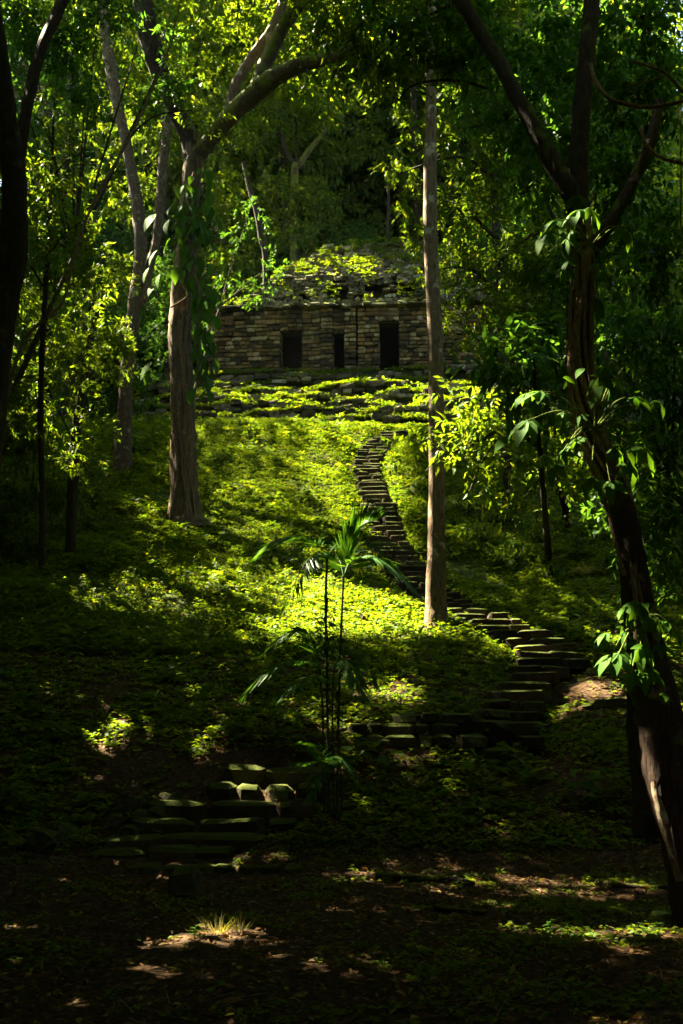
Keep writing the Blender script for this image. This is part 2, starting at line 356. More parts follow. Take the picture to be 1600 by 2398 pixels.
# ------------------------------------------------------------------ where gaps are cut in the leaves to place the sunlight (patches on the ground, and spheres in the air)
SPOTS = []   # X, Y, rX, rY, strength
def spot(u, v, ru, rv, s):
    c = gpt(u, v); rx = abs(gpt(u + ru, v)[0] - gpt(u - ru, v)[0]) / 2; ry = abs(gpt(u, v - rv)[1] - gpt(u, v + rv)[1]) / 2
    SPOTS.append((c[0], c[1], max(rx, .12), max(ry, .15), s))
for a in [(800,1435,130,50,1),(910,1450,100,42,1),(745,1395,80,46,1),(700,1475,75,22,.9),(820,1480,150,24,1),(930,1476,80,24,1),(700,1492,80,16,.8),(640,1508,50,12,.4),
          (560,1035,170,50,.18),(700,1030,160,50,.32),(830,1012,120,40,.6),(870,1060,80,50,.35),(470,1090,90,70,.08),(640,1120,170,60,.09),(780,1150,90,60,.12),
          (380,1400,140,70,.42),(500,1400,140,60,.42),(600,1330,150,60,.25),(330,1350,40,16,.8),(250,1410,45,14,.5),(500,1470,90,30,.25),(700,1260,120,60,.12),(860,1350,110,40,.25),
          (240,1757,32,34,1),(278,1720,28,24,.85),(130,1730,22,20,.3),(500,1755,46,34,.45),(940,1628,65,30,.9),(850,1610,40,26,.35),(1280,1550,50,10,.7),(1390,1612,36,20,.75),(1320,1470,50,12,.12),
          (650,1856,120,14,1),(660,1880,70,6,.1),(522,2188,52,11,1),(430,2212,50,4,.35),(640,2205,40,3,.2),(1450,2190,105,5,.9),(1290,2188,50,3,.4),(1080,2130,70,3,.12),(1280,1870,35,10,.08),(1210,1960,50,6,.12),(1220,2022,50,3,.2),
          (500,2022,140,3,.2),(850,1808,70,4,.6),(1090,2245,50,2,.1),(690,2265,40,2,.1),
          (1000,1340,60,60,.3),(1080,1330,50,60,.2),(1230,1240,90,60,.06),(1350,1430,90,22,.25),(1200,1330,120,80,.05),(930,1260,70,60,.12),(900,1120,50,60,.3),(890,1210,50,60,.3),(920,1280,50,40,.3),(850,1085,40,30,.4),(900,1035,40,20,.5),(1235,1600,60,20,.1),(1210,1680,60,30,.1),(480,1925,150,50,.16),(590,1880,120,14,.3),(1180,1470,50,8,.35),(1100,1440,40,8,.2)]: spot(*a)
SPOTS = np.array(SPOTS)
BALLS = []   # centre, radius, strength
def ball(u, v, Y, r, s): BALLS.append((*P(u, v, Y), r, s))
for a in [(1080,950,19,1.0,.9),(1130,1010,19,.9,.6),(1060,1050,19,.7,.45),(1090,1150,19,.7,.25),(1230,1170,16,.5,.3),(1340,500,9.6,.25,.5),(1480,540,9.6,.25,.5),(1250,830,16,.5,.4),(1240,918,8.9,.35,.8),(1400,895,8.7,.3,.4),(1490,1545,8.1,.35,.7),(1440,1535,8.2,.3,.6),
          (1545,1870,8.3,.25,.35),(1585,1985,8.3,.25,.5),(1010,1230,22,1.3,.62),(1010,1380,22,1.0,.25),(1005,600,22,1.2,.45),(1010,760,22,1.0,.25),(1012,900,22,1.,.2),(430,1000,28,1.6,.25),(430,1130,28,1.4,.15),(425,800,28,.8,.06),(300,900,31,1.0,.12),(1345,800,9.5,.3,.25),(1345,690,9.6,.25,.2),(1375,1010,9.1,.25,.4),(1440,1250,8.8,.25,.3),
          (120,350,20,.7,.3),(110,270,20,.5,.3),(150,480,20,.8,.3),(170,560,20,.5,.02),(250,100,24,.4,.25),(835,1245,12.2,.3,.4),(660,1605,11.8,.2,.0),(660,1270,12.0,.5,.22),(920,1330,12,.5,.22),(845,1590,12,.4,.2),(630,1580,11.9,.4,.2),(690,1480,12,.4,.2),(1372,1350,20,.5,.7),
          (540,450,30,1.6,.2),(520,650,30,1.2,.12),(620,190,27.5,1.3,.2),(540,220,27.5,1.0,.2),(960,460,26,1.3,.55),(930,420,26,1.0,.5),(1080,560,26,1.2,.15),(1070,330,26,1.0,.12),(850,230,68,8,.75),(830,400,60,5,.6),(620,480,58,4,.5),(1000,400,26,1.0,.35),(470,80,30,1.5,.15),(200,800,24,1.0,.03),(1200,850,18,1.2,.1),(690,130,57,2.0,.95),(755,235,57,1.8,.6),(660,500,55,3,.35)]: ball(*a)
for x, y, z, r, s in [(2,43,15.8,2.6,.75),(-3,42,15.5,2.4,.4),(5,42.5,15.5,2.4,.7),(1,41.5,15,2.5,.6),(2.2,46,19.5,1.3,.5)]: BALLS.append((x, y, z, r, s))
BALLS = np.array(BALLS)
def to_ground(Pn):
    """follow each point away from the sun down to the ground"""
    t = np.zeros(len(Pn)); done = np.zeros(len(Pn), bool)
    for _ in range(90):
        Q = Pn - SUN[None] * t[:, None]
        gap = Q[:, 2] - H(Q[:, 0], Q[:, 1])
        t = t + np.maximum(gap, 0) * .75
    return Pn - SUN[None] * t[:, None]
def sun_keep(Pn, margin=.12, deep=False):
    """True where a leaf may stay; leaves on the sun lines of the patches go (deep: the patch value is the share of light that gets through)"""
    Gd = to_ground(Pn); hgt = Pn[:, 2] - Gd[:, 2]
    gapp = np.zeros(len(Pn)); wob = 0.20 * vnoise(Gd[:, 0] * 1.6, Gd[:, 1] * 1.6, 11)
    for x, y, rx, ry, s in SPOTS:
        d = np.hypot((Gd[:, 0] - x) / (rx + margin), (Gd[:, 1] - y) / (ry + margin)) + wob
        gapp = np.maximum(gapp, s * (1 - smooth(.75, 1.15, d)))
    gapp = np.where(hgt > .9, gapp, 0)
    for x, y, z, r, s in BALLS:
        w = Pn - np.array([x, y, z]); t = w @ SUN
        d = np.linalg.norm(w - t[:, None] * SUN[None], axis=1) / (r + margin)
        gapp = np.maximum(gapp, np.where(t > r * .9 + .3, s * (1 - smooth(.7, 1.15, d)), 0))
    if deep:
        far_ = smooth(48, 56, Gd[:, 1]); bgT = .015 + .24 * np.exp(-(Gd[:, 0] - 8) ** 2 / 120) + .12 * np.clip(vnoise(Gd[:, 0] * .35, Gd[:, 1] * .35, 12), -.3, 1.2)
        hill = .04 * (1 - smooth(.5, 1.1, np.hypot((Gd[:, 0] + 1.0) / 8.5, (Gd[:, 1] - 29) / 12.0)))
        low = (.010 + .022 * np.clip(vnoise(Gd[:, 0] * 1.1, Gd[:, 1] * 1.1, 14), 0, 1)) * (1 - smooth(19, 23, Gd[:, 1]))
        gapp = np.maximum(gapp, np.maximum(np.maximum(hill, low), far_ * bgT))
        gapp = 1 - np.clip(-np.log(np.clip(gapp, 1e-3, 1)) / 4.6, 0, 1)
    else: gapp = gapp ** .4
    return rng.random(len(Pn)) >= gapp

# ------------------------------------------------------------------ stones
def stone_mesh(seed, bev=.10, jit=.05, sub=False):
    r = random.Random(seed); bm = bmesh.new(); bmesh.ops.create_cube(bm, size=1.0)
    for v in bm.verts: v.co += Vector((r.uniform(-jit, jit), r.uniform(-jit, jit), r.uniform(-jit, jit)))
    bmesh.ops.bevel(bm, geom=list(bm.edges), offset=bev, segments=1, affect='EDGES')
    for v in bm.verts: v.co += Vector((r.uniform(-jit, jit), r.uniform(-jit, jit), r.uniform(-jit, jit))) * .5
    me = bpy.data.meshes.new('stone'); bm.to_mesh(me); bm.free()
    return me
def stone_set(mat, n=7, seed=0, bev=.10, jit=.05):
    out = []
    for k in range(n):
        me = stone_mesh(seed + k, bev, jit); me.materials.append(mat); out.append(me)
    return out
def rough_mesh(seed, jit=.075, rnd=.13):
    r = random.Random(seed); bm = bmesh.new(); bmesh.ops.create_cube(bm, size=1.0)
    bmesh.ops.subdivide_edges(bm, edges=list(bm.edges), cuts=1, use_grid_fill=True)
    for v in bm.verts:
        k = sum(abs(c) > .4 for c in v.co); v.co *= 1 - rnd * (k - 1) * .5
        v.co += Vector((r.uniform(-jit, jit), r.uniform(-jit, jit), r.uniform(-jit, jit) * 1.3))
    bmesh.ops.triangulate(bm, faces=list(bm.faces)); me = bpy.data.meshes.new('stone'); bm.to_mesh(me); bm.free(); return me
def rough_set(mat, n, seed, jit=.075, rnd=.13):
    out = []
    for k in range(n):
        me = rough_mesh(seed + k, jit, rnd); me.materials.append(mat); out.append(me)
    return out
S_WALL = stone_set(M['stone'], 8, 10, .11, .09); S_ROOF = rough_set(M['roofstone'], 10, 30, .09, .14)
S_STEP = stone_set(M['stepstone'], 10, 50, .12, .09); S_MOSS = stone_set(M['mossstone'], 10, 70, .19, .11); S_TIER = rough_set(M['roofstone'], 8, 90, .09, .14)
def stone(parent, meshes, loc, size, rot=(0, 0, 0), name='stone'):
    o = bpy.data.objects.new(name, random.choice(meshes)); COL.objects.link(o); o.parent = parent
    o.location = loc; o.scale = size; o.rotation_euler = rot
    return o
def boxes(lst):
    """list of (x0,x1,y0,y1,z0,z1)"""
    q = np.array([(0,3,2,1),(4,5,6,7),(0,1,5,4),(1,2,6,5),(2,3,7,6),(3,0,4,7)])
    return join([(np.array([(a,c,e),(b,c,e),(b,d,e),(a,d,e),(a,c,f),(b,c,f),(b,d,f),(a,d,f)], float), q) for a,b,c,d,e,f in lst])
U = random.uniform

# ------------------------------------------------------------------ the temple
T0 = P(780, 872, 46.0); TRZ = R(-4.0)
temple = thing('temple', 'ruined stone temple with three dark doorways and a mossy sloping roof', 'temple', T0, rz=TRZ)
def tpart(name, V, F, mat, parent, flat=True): return link(name, np_mesh(name, V, F, flat), mat, parent)
def to_world(L):
    c, s = math.cos(TRZ), math.sin(TRZ); L = np.asarray(L, float)
    return np.stack([T0[0] + c * L[:, 0] - s * L[:, 1], T0[1] + s * L[:, 0] + c * L[:, 1], T0[2] + L[:, 2]], -1)
XL, XR, WH = -6.3, 7.4, 3.3
DOORS = [(-2.62, -1.54, 2.22), (-.02, .56, 2.05), (2.24, 3.24, 2.5)]
SECT = [('wall', XL, -2.62, 0.0), ('wall', -1.54, -.62, .06), ('pier', -.62, -.02, -.10), ('pier', .56, 1.14, -.10), ('pier', 1.20, 2.24, -.04), ('wall', 3.24, XR, 0.0)]
sect_obj = []
for nm, a, b, yo in SECT:
    V, F = boxes([(a + .02, b - .02, yo + .09, yo + .95, -.3, WH - .02)])
    sect_obj.append(tpart(nm, V, F, M['core'], temple))
lint = []
for a, b, h in DOORS:
    V, F = boxes([(a - .03, b + .03, .11, .9, h + .02, WH - .03)])
    lint.append(tpart('lintel', V, F, M['core'], temple))
# rooms behind the doorways
V, F = boxes([(XL + .2, XR - .2, 2.6, 2.9, -.3, WH), (XL + .05, XL + .25, .97, 2.58, -.3, WH), (XR - .25, XR - .05, .97, 2.58, -.3, WH), (XL, XR, .97, 2.9, WH + .01, WH + .2), (-.9, -.7, .97, 2.58, -.3, WH), (1.3, 1.5, .97, 2.58, -.3, WH), (XL + .2, XR - .2, .97, 2.58, -.32, -.12)])
tpart('room', V, F, M['core'], temple)
z = -.12; course = 0
while z < WH - .06:
    h = U(.16, .26); h = min(h, WH - z)
    for (nm, a, b, yo), so_ in zip(SECT, sect_obj):
        x = a
        while x < b - .02:
            w = U(.22, .62) if nm == 'wall' else U(.2, .48)
            if b - (x + w) < .16: w = b - x
            if rng.random() > .06:
                pr = U(-.03, .04); d = .30
                stone(so_, S_WALL, (x + w/2, yo + d/2 + pr - .03, z + h/2), (w * .95, d, h * .88), (U(-.05,.05), U(-.03,.03), U(-.05,.05)))
            x += w
    for (a, b, hh), lo in zip(DOORS, lint):
        if z + h * .5 > hh:
            x = a
            while x < b - .02:
                w = U(.3, .6)
                if b - (x + w) < .2: w = b - x
                stone(lo, S_WALL, (x + w/2, .13 + U(-.02, .02), z + h/2), (w * .97, .3, h * .93), (0, U(-.02,.02), 0)); x += w
    z += h
# jamb stones inside the openings
for (a, b, hh) in DOORS:
    for sx_, lo in ((a, sect_obj[max(i for i, s in enumerate(SECT) if s[2] <= a + .01)]), (b, sect_obj[min(i for i, s in enumerate(SECT) if s[1] >= b - .01)])):
        z = -.1
        while z < hh - .1:
            h = U(.15, .22); y = .32
            while y < .85:
                w = U(.22, .34)
                stone(lo, S_WALL, (sx_, y + w/2, z + h/2), (.06, w * .95, h * .93)); y += w
            z += h
# cornice of flat slabs
V, F = boxes([(XL - .1, XR + .1, .02, 1.0, WH + .22, WH + .27)])
cor = tpart('cornice', V, F, M['core'], temple)
x = XL - .2
while x < XR + .2:
    w = U(.35, .9)
    stone(cor, S_ROOF, (x + w/2, .04 + U(-.07, .07), WH + .1 + U(-.035, .035)), (w * .98, U(.75, .95), U(.13, .20)), (U(-.03,.03), U(-.02,.02), U(-.03,.03))); x += w
# frieze (steep lower slope with three niches) and rubble roof above it
def slope_prism(x0a, x1a, ya, za, x0b, x1b, yb, zb, yback):
    V = np.array([(x0a,ya,za),(x1a,ya,za),(x1b,yb,zb),(x0b,yb,zb),(x0a,yback,za),(x1a,yback,za),(x1b,yback,zb),(x0b,yback,zb)], float)
    F = np.array([(0,1,2,3),(5,4,7,6),(1,5,6,2),(4,0,3,7),(3,2,6,7),(0,4,5,1)])
    return V, F
FZ0, FZ1, FY0, FY1 = WH + .28, 5.35, .20, .85
NICHE = [(-.18, .30, 4.02, 4.78), (1.86, 2.36, 4.0, 4.82), (3.42, 3.8, 4.05, 4.75)]
def fy(z): return FY0 + (FY1 - FY0) * (z - FZ0) / (FZ1 - FZ0)
# the core of the frieze is set back so that the niches between its stones are true hollows
V, F = slope_prism(XL + .6, XR - .1, FY0 + .95, FZ0, XL + 2.4, XR - .5, FY1 + .95, FZ1, 5.0)
frz = tpart('frieze', V, F, M['core'], temple)
z = FZ0
while z < FZ1 - .08:
    h = U(.16, .24); k = (z - FZ0) / (FZ1 - FZ0); x = XL + 1.6 + 1.2 * k
    while x < XR - .3:
        w = U(.25, .65); cx, cz = x + w/2, z + h/2
        if not any(n0 - w * .45 < cx < n1 + w * .45 and z0 < cz < z1 for n0, n1, z0, z1 in NICHE) and rng.random() > .07:
            stone(frz, S_ROOF, (cx, fy(cz) + .30 + U(-.06, .06), cz), (w * .96, .62, h * .94), (U(-.08, .03), U(-.05,.05), U(-.06,.06)))
        x += w
    z += h
RY0, RZ0, RY1, RZ1 = .85, FZ1 - .02, 3.3, 8.1
def rx(k): return (-3.3 + 2.6 * k ** 1.3, 6.6 - 1.4 * k)
V, F = slope_prism(-3.2, 6.6, RY0 + .3, RZ0, -.5, 5.1, RY1 + .3, RZ1 - .1, 6.0)
roof = tpart('roof', V, F, M['core'], temple)
k = 0.0
while k < 1.0:
    dk = U(.045, .06); a, b = rx(k); x = a
    while x < b:
        w = U(.25, .75)
        if rng.random() > .12:
            top = 0 if k < .9 else U(-.15, .25)
            stone(roof, S_ROOF, (x + w/2, RY0 + (RY1 - RY0) * k + .25 + U(-.12, .12), RZ0 + (RZ1 - RZ0) * k + .08 + U(-.05, .05) + top), (w * .97, U(.35, .6), U(.16, .27)), (U(-.2, .1), U(-.12,.12), U(-.15,.15)))
        x += w
    k += dk
for x, z, y, s in [(3.2, 8.3, 3.5, .8), (4.2, 8.2, 3.4, .6), (1.6, 8.15, 3.4, .6), (.6, 7.9, 3.2, .5), (2.4, 8.25, 3.5, .7)]:
    stone(roof, S_ROOF, (x, y, z), (s, .6, s * .55), (U(-.2,.2), U(-.2,.2), U(-.3,.3)))

# ------------------------------------------------------------------ stepped terrace under the temple
terrace = thing('stepped_terrace', 'overgrown stepped stone terrace below the temple doorways', 'terrace', T0, rz=TRZ)
NT = 7; TD, TRISE = .92, .68
def sag(x, k): return .13 * np.sin(x * .55 + k * 1.7) + .10 * np.sin(x * 1.3 + k * 3.1) + .05 * np.sin(x * 3.7 + k * 5.3) - .08
def bow(x, k): return .12 * np.sin(x * .7 + k * 2.3) + .08 * np.sin(x * 2.1 + k * 4.1)
TIERS = []
for k in range(NT):
    y0 = -(NT - k) * TD + .45; zt = -(NT - 1 - k) * TRISE - .05
    TIERS.append((y0, zt))
    V, F = boxes([(-9.2 + .12 * k, 9.4, y0 + .12, y0 + TD + .30 if k < NT - 1 else 8.0, -6.2, zt - (.30 if k < NT - 1 else .05))])
    tp = tpart('tier', V, F, M['tread'], terrace)
    zc = zt
    for c in range(2):
        h = U(.24, .34); x = -9.3 + .12 * k + U(0, .4)
        while x < 8.6:
            w = U(.35, .85)
            if rng.random() > .25:
                stone(tp, S_TIER, (x + w/2, y0 + .12 + U(-.10, .10) - .03 * c + float(bow(x, k)), zc - h/2 + U(-.07, .07) + sag(x, k)), (w * .96, .46, h * U(.8, 1.05)), (U(-.12,.06), U(-.10,.10), U(-.12,.12)))
            x += w
        zc -= h
def terrace_z(lx, ly):
    z = np.full(lx.shape, -9.0)
    for k, (y0, zt) in enumerate(TIERS): z = np.where(ly > y0 + .1 + bow(lx, k), zt + sag(lx, k) * (k < NT - 1) - .05, z)
    return z

# ------------------------------------------------------------------ stairs and retaining wall
stair = thing('stone_stair', 'low mossy foot of the stair rising from the dark plaza left of the palm', 'stairs', P(430, 1995, 12.0), group='flights of stone steps up the hill')
so_ = np.array(stair.location)
for i, (u0, u1, v, Y) in enumerate(LOW):
    a, b = P(u0, v, Y), P(u1, v, Y); x = a[0] - .1; below = (LOW[i-1] if i else (0,0,2012,12))
    zb = P(u0, below[2], below[3])[2] if i else -.02
    h = a[2] - zb + .12
    while x < b[0]:
        w = U(.5, 1.05) if i != 4 else U(.35, .6)
        if b[0] - (x + w) < .2: w = b[0] - x
        mats = S_MOSS if (x < a[0] + .35 or i >= 4 and rng.random() < .6) else S_STEP
        hh = h * U(.98, 1.12)
        stone(stair, mats, Vector((x + w/2, Y + .24, a[2] - hh/2 + U(-.02, .02))) - Vector(so_), (w * .97, .52, hh), (U(-.03,.03), U(-.03,.03), U(-.05,.05)))
        x += w
def flight(name, label, route, zr, widths, riser, z0, z1, mats):
    base = (*route[0], zr[0]); st = thing(name, label, 'stairs', base, group='flights of stone steps up the hill')
    lv = z0; i = 0
    while lv < z1:
        idx = np.nonzero(zr >= lv)[0]
        if not len(idx): break
        c = route[idx[0]]; f = idx[0] / len(route); W = np.interp(f, [w[0] for w in widths], [w[1] for w in widths])
        x = c[0] - W/2 + U(-.08, .08); e = c[0] + W/2 + U(-.08, .08); h = riser * 1.35; yo = U(-.04, .04)
        while x < e:
            w = U(.4, .95)
            if e - (x + w) < .25: w = e - x
            stone(st, mats if rng.random() > .2 else S_MOSS, Vector((x + w/2, c[1] + .2 + yo + U(-.06, .06), lv + .13 - h/2 + U(-.025, .025))) - Vector(base), (w * .97, .5, h * U(.9, 1.05)), (U(-.04,.04), U(-.05,.05), U(-.09,.09)))
            x += w
        lv += riser * U(.92, 1.08); i += 1
    return st
flight('stone_stair', 'short crooked stair of worn reddish stones between the mossy wall and the slender trunk', R_MID, ZR_MID, [(0, .85), (.4, 1.05), (.6, 1.3), (.8, 1.1), (1, .9)], .17, ZR_MID[0] + .02, ZR_MID[-1], S_STEP)
flight('stone_stair', 'long narrow stair climbing the green hill to the temple terrace', R_UP, ZR_UP, [(0, 1.2), (.3, 1.15), (.6, .95), (1, 1.0)], .20, ZR_UP[0] + .05, ZR_UP[-1] + .05, S_STEP)
wall = thing('retaining_wall', 'low broken wall of mossy blocks behind the palm', 'wall', gpt(900, 1800)); wo = Vector(wall.location)
def wall_row(u0, u1, v0, v1, Y, hpx=28):
    v = v0
    while v > v1:
        hh = U(.8, 1.2) * hpx
        u = u0 + U(-20, 20)
        while u < u1:
            wpx = U(34, 90)
            if rng.random() > .16:
                p = P(u + wpx/2, v - hh/2, Y + (v0 - v) * .004); s = depth(p) / FPX
                stone(wall, S_MOSS, Vector(p) - wo + Vector((0, U(-.06, .06), 0)), (wpx * s * .96, .5, hh * s * .97), (U(-.06,.06), U(-.06,.06), U(-.08,.08)))
            u += wpx
        v -= hh
wall_row(560, 1130, 1802, 1725, 14.7); wall_row(1060, 1170, 1740, 1640, 15.3); wall_row(830, 1060, 1725, 1690, 15.1)
stub = thing('stone_block', 'squared dark stone block standing on the plaza before the lower steps', 'stone block', gpt(428, 2104))
stone(stub, S_MOSS, (0, .15, .12), (.30, .3, .30), (0, 0, .05), 'block'); stone(stub, S_MOSS, (.02, .16, .0), (.36, .36, .12), (0, 0, .1), 'base')
curb = thing('kerb', 'long low line of buried kerb stones across the dark plaza', 'kerb', gpt(500, 2040)); co = Vector(curb.location)
u = 300
while u < 700:
    w = U(45, 90); p = gpt(u + w/2, 2040 + (u - 300) * .005); s = depth(p) / FPX
    stone(curb, S_MOSS, Vector(p) - co + Vector((0, 0, .0)), (w * s * .97, .22, .13), (0, U(-.04,.04), U(-.05,.05))); u += w

# ------------------------------------------------------------------ foliage builders
def sprays(C, D, n, L, W, droop=.35, spread=.9, twig=2.2, T=T_QUAD):
    """twigs with n alternate leaves each; C twig base, D twig direction"""
    m = len(C); D = norm(D)
    side = norm(np.cross(D, rdir(m)));
    j = np.arange(n); f = (j + .5) / n
    tl = (L * twig * rng.uniform(.7, 1.3, m))[:, None]
    pos = C[:, None, :] + D[:, None, :] * (f[None] * tl)[:, :, None]
    pos[:, :, 2] -= (f[None] ** 2) * tl * droop * .5
    sg = np.where(j % 2 == 0, 1.0, -1.0)
    ax = D[:, None, :] * .55 + side[:, None, :] * (sg * spread)[None, :, None] + rng.normal(size=(m, n, 3)) * .28
    ax[:, :, 2] -= droop
    nr = np.zeros((m, n, 3)); nr[:, :, 2] = 1; nr += rng.normal(size=(m, n, 3)) * .35
    sz = rng.uniform(.7, 1.25, m * n)
    return leaves(T, pos.reshape(-1, 3), ax.reshape(-1, 3), nr.reshape(-1, 3), L * sz, W * sz)
def blob_pts(c, r, n, shell=.55):
    """twig bases through an uneven clump, denser to its outside"""
    d = rdir(n); rad = rng.uniform(shell ** 3, 1, n) ** (1/3)
    lob = 1 + .28 * np.sin(d[:, 0] * 4 + c[0] * 3) * np.sin(d[:, 1] * 5 + c[2]) + .18 * np.sin(d[:, 2] * 9 + c[1] * 2)
    return c + d * (rad * lob)[:, None] * r, d
def blob_foliage(blobs, L, W, n=8, cover=2.6, droop=.35, T=T_QUAD, twig=2.2, keep=True, shell=.5):
    """blobs (u, v, Y, ru, rv [, depth factor]) -> leaf mesh arrays"""
    CC, DD = [], []
    for b in blobs:
        u, v, Y, ru, rv = b[:5]; k = b[5] if len(b) > 5 else .8
        c = P(u, v, Y); s = depth(c) / FPX; r = np.array([ru * s, max(ru, rv) * s * k, rv * s])
        sub = 5; area = math.pi * r[0] * r[2]; m = int(cover * area / (L * W * .55 * n)) + 3
        # several sub clumps make the outline uneven
        for q in range(sub):
            cc = c + rdir(1)[0] * r * rng.uniform(.25, .62); rr = r * rng.uniform(.38, .62)
            a, d = blob_pts(cc, rr, m // sub + 1, shell); CC.append(a); DD.append(d)
    C = np.concatenate(CC); D = np.concatenate(DD); D = D + np.array([0, 0, .15]) + rng.normal(size=D.shape) * .35
    if keep:
        k = sun_keep(C); C, D = C[k], D[k]
    return sprays(C, D, n, L, W, droop, twig=twig, T=T)
def crown(parent, blobs, L, W, mat, name='crown', **kw):
    V, F = blob_foliage(blobs, L, W, **kw)
    return part(name, V, F, mat, parent)
def limb_part(parent, name, pts, mat, n=10, rough=.12, sub=6, seed=None):
    V, F = px_tube(pts, n, rough, sub, seed if seed is not None else random.randrange(9999))
    return part(name, V, F, mat, parent)
def base_of(u, v): return gpt(u, v)

# ------------------------------------------------------------------ the trees one sees
# big forked tree left of the middle
bA = base_of(432, 1222); YA = bA[1]
treeA = thing('forked_tree', 'stout vine-wrapped tree with mossy forked limb, standing on the slope left of the temple', 'tree', bA)
limb_part(treeA, 'trunk', [(440,1245,YA,120),(436,1215,YA,84),(433,1160,YA,66),(430,1080,YA,60),(428,980,YA,58),(424,860,YA,53),(422,740,YA,48),(430,620,YA,44),(442,520,YA,43),(450,420,YA,44),(454,370,YA,46),(448,330,YA,40),(432,295,YA-.15,34),(420,270,YA-.25,20)], M['bark_grey'], 18, .16, 5, 3)
limb_part(treeA, 'limb', [(450,400,YA,36),(458,368,YA,42),(485,335,YA,38),(530,282,YA-.3,40),(600,215,YA-.6,46),(650,176,YA-.9,42),(720,148,YA-1.2,32),(790,130,YA-1.6,26),(850,90,YA-2,20)], M['bark_moss'], 12, .16, 6, 5)
limb_part(treeA, 'limb', [(596,222,YA-.6,36),(618,160,YA-.6,34),(645,100,YA-.6,32),(675,45,YA-.7,30),(720,-10,YA-.8,28),(760,-70,YA-.9,24)], M['bark_moss'], 12, .14, 6, 6)
limb_part(treeA, 'limb', [(528,282,YA-.3,16),(545,215,YA,24),(580,150,YA+.1,26),(620,95,YA+.2,26),(650,45,YA+.3,26),(665,-5,YA+.4,24),(668,-70,YA+.4,20)], M['bark_pale'], 10, .12, 6, 7)
limb_part(treeA, 'limb', [(452,380,YA,38),(446,335,YA,42),(425,285,YA-.2,38),(395,215,YA-.5,44),(368,150,YA-.8,46),(345,70,YA-1,50),(330,-10,YA-1,48),(322,-80,YA-1,44)], M['bark_dark'], 12, .14, 6, 8)
rs_ = np.random.default_rng(5)
for k in range(7):      # roots running down the trunk
    a0 = rs_.uniform(-.9, .9); pts = []
    for v in np.linspace(700 + k * 30, 1235, 9):
        cu = np.interp(v, [520, 740, 980, 1215], [442, 422, 428, 434]); hw = np.interp(v, [520, 740, 980, 1160, 1225], [21, 24, 29, 33, 46])
        a = a0 + .25 * math.sin(v * .02 + k); pts.append((cu + math.sin(a) * hw, v, YA - math.cos(a) * hw * 1.04 * YA / FPX, rs_.uniform(6, 10)))
    limb_part(treeA, 'root', pts, M['vine'], 6, .1, 4, k)
crown(treeA, [(470,50,29,70,50),(560,60,29.5,80,50),(500,150,29.5,70,55),(560,140,30,60,50),(640,30,30,60,40),(740,-10,30,90,45),(820,40,30,70,40),(480,-20,30,100,50),(600,-20,30,100,50),(430,150,28.5,50,50),(700,20,27,60,40),(590,300,30,45,40),(450,250,27,60,35),(490,290,27,50,35),(560,30,31,70,40)], .17, .065, M['leaf_yellow'], cover=2.0, droop=.5)
crown(treeA, [(530,430,30,50,60),(540,520,30.5,50,60),(520,610,30.5,42,60),(505,680,30.5,30,45)], .16, .07, M['leaf_yellow'], name='hanging_foliage', cover=2.2, droop=.6)
# climber with broad leaves hanging on it
def leaf_mesh_big(name, mat, kind='ovate', seed=0):
    r = np.random.default_rng(seed)
    if kind == 'ovate':
        V, F = leaves(T_OVATE, np.zeros((1,3)), np.array([[1.,0,-.1]]), np.array([[0,0,1.]]), 1.0, .48)
    else:   # hand-shaped: five drooping leaflets
        pos, ax, L = [], [], []
        for a, l in ((-100,.62),(-52,.85),(0,1.0),(50,.86),(98,.6)):
            a = R(a + r.uniform(-8, 8)); ax.append((math.cos(a), math.sin(a), -.35 - r.random() * .35)); pos.append((0,0,0)); L.append(l * r.uniform(.9, 1.1))
        L = np.array(L); V, F = leaves(T_OVATE, np.array(pos, float), np.array(ax), np.tile([[0,0,1.]], (5,1)), L, L * .46)
    me = np_mesh(name, V, F); me.materials.append(mat); return me
LEAF_O = [leaf_mesh_big('leaf', M['leaf_big'], 'ovate', k) for k in range(2)]
LEAF_P = [leaf_mesh_big('leaf', M['leaf_big'], 'palmate', k) for k in range(4)]
def put_leaf(parent, meshes, p, d, size, roll=0.0, name='leaf'):
    """d: direction of the leaf tip"""
    o = bpy.data.objects.new(name, random.choice(meshes)); COL.objects.link(o); o.parent = parent
    d = Vector(d).normalized(); q = d.to_track_quat('X', 'Z')
    o.rotation_mode = 'QUATERNION'; o.rotation_quaternion = q @ Matrix.Rotation(roll, 4, 'X').to_quaternion()
    o.location = Vector(p) - Vector(parent.location); o.scale = (size, size, size)
    return o
climb = thing('climbing_plant', 'broad-leaved climber hanging thickly on the stout forked tree', 'climbing plant', P(470, 880, YA - .5))
limb_part(climb, 'stem', [(468,900,YA-.5,8),(462,800,YA-.5,7),(470,700,YA-.45,7),(455,620,YA-.5,6),(470,540,YA-.4,6),(440,470,YA-.5,6),(455,400,YA-.4,5)], M['vine'], 6, .1, 5, 1)
limb_part(climb, 'stem', [(400,720,YA-.4,5),(440,690,YA-.6,5),(412,640,YA-.5,5),(450,590,YA-.55,5),(420,520,YA-.4,4)], M['vine'], 6, .1, 5, 2)
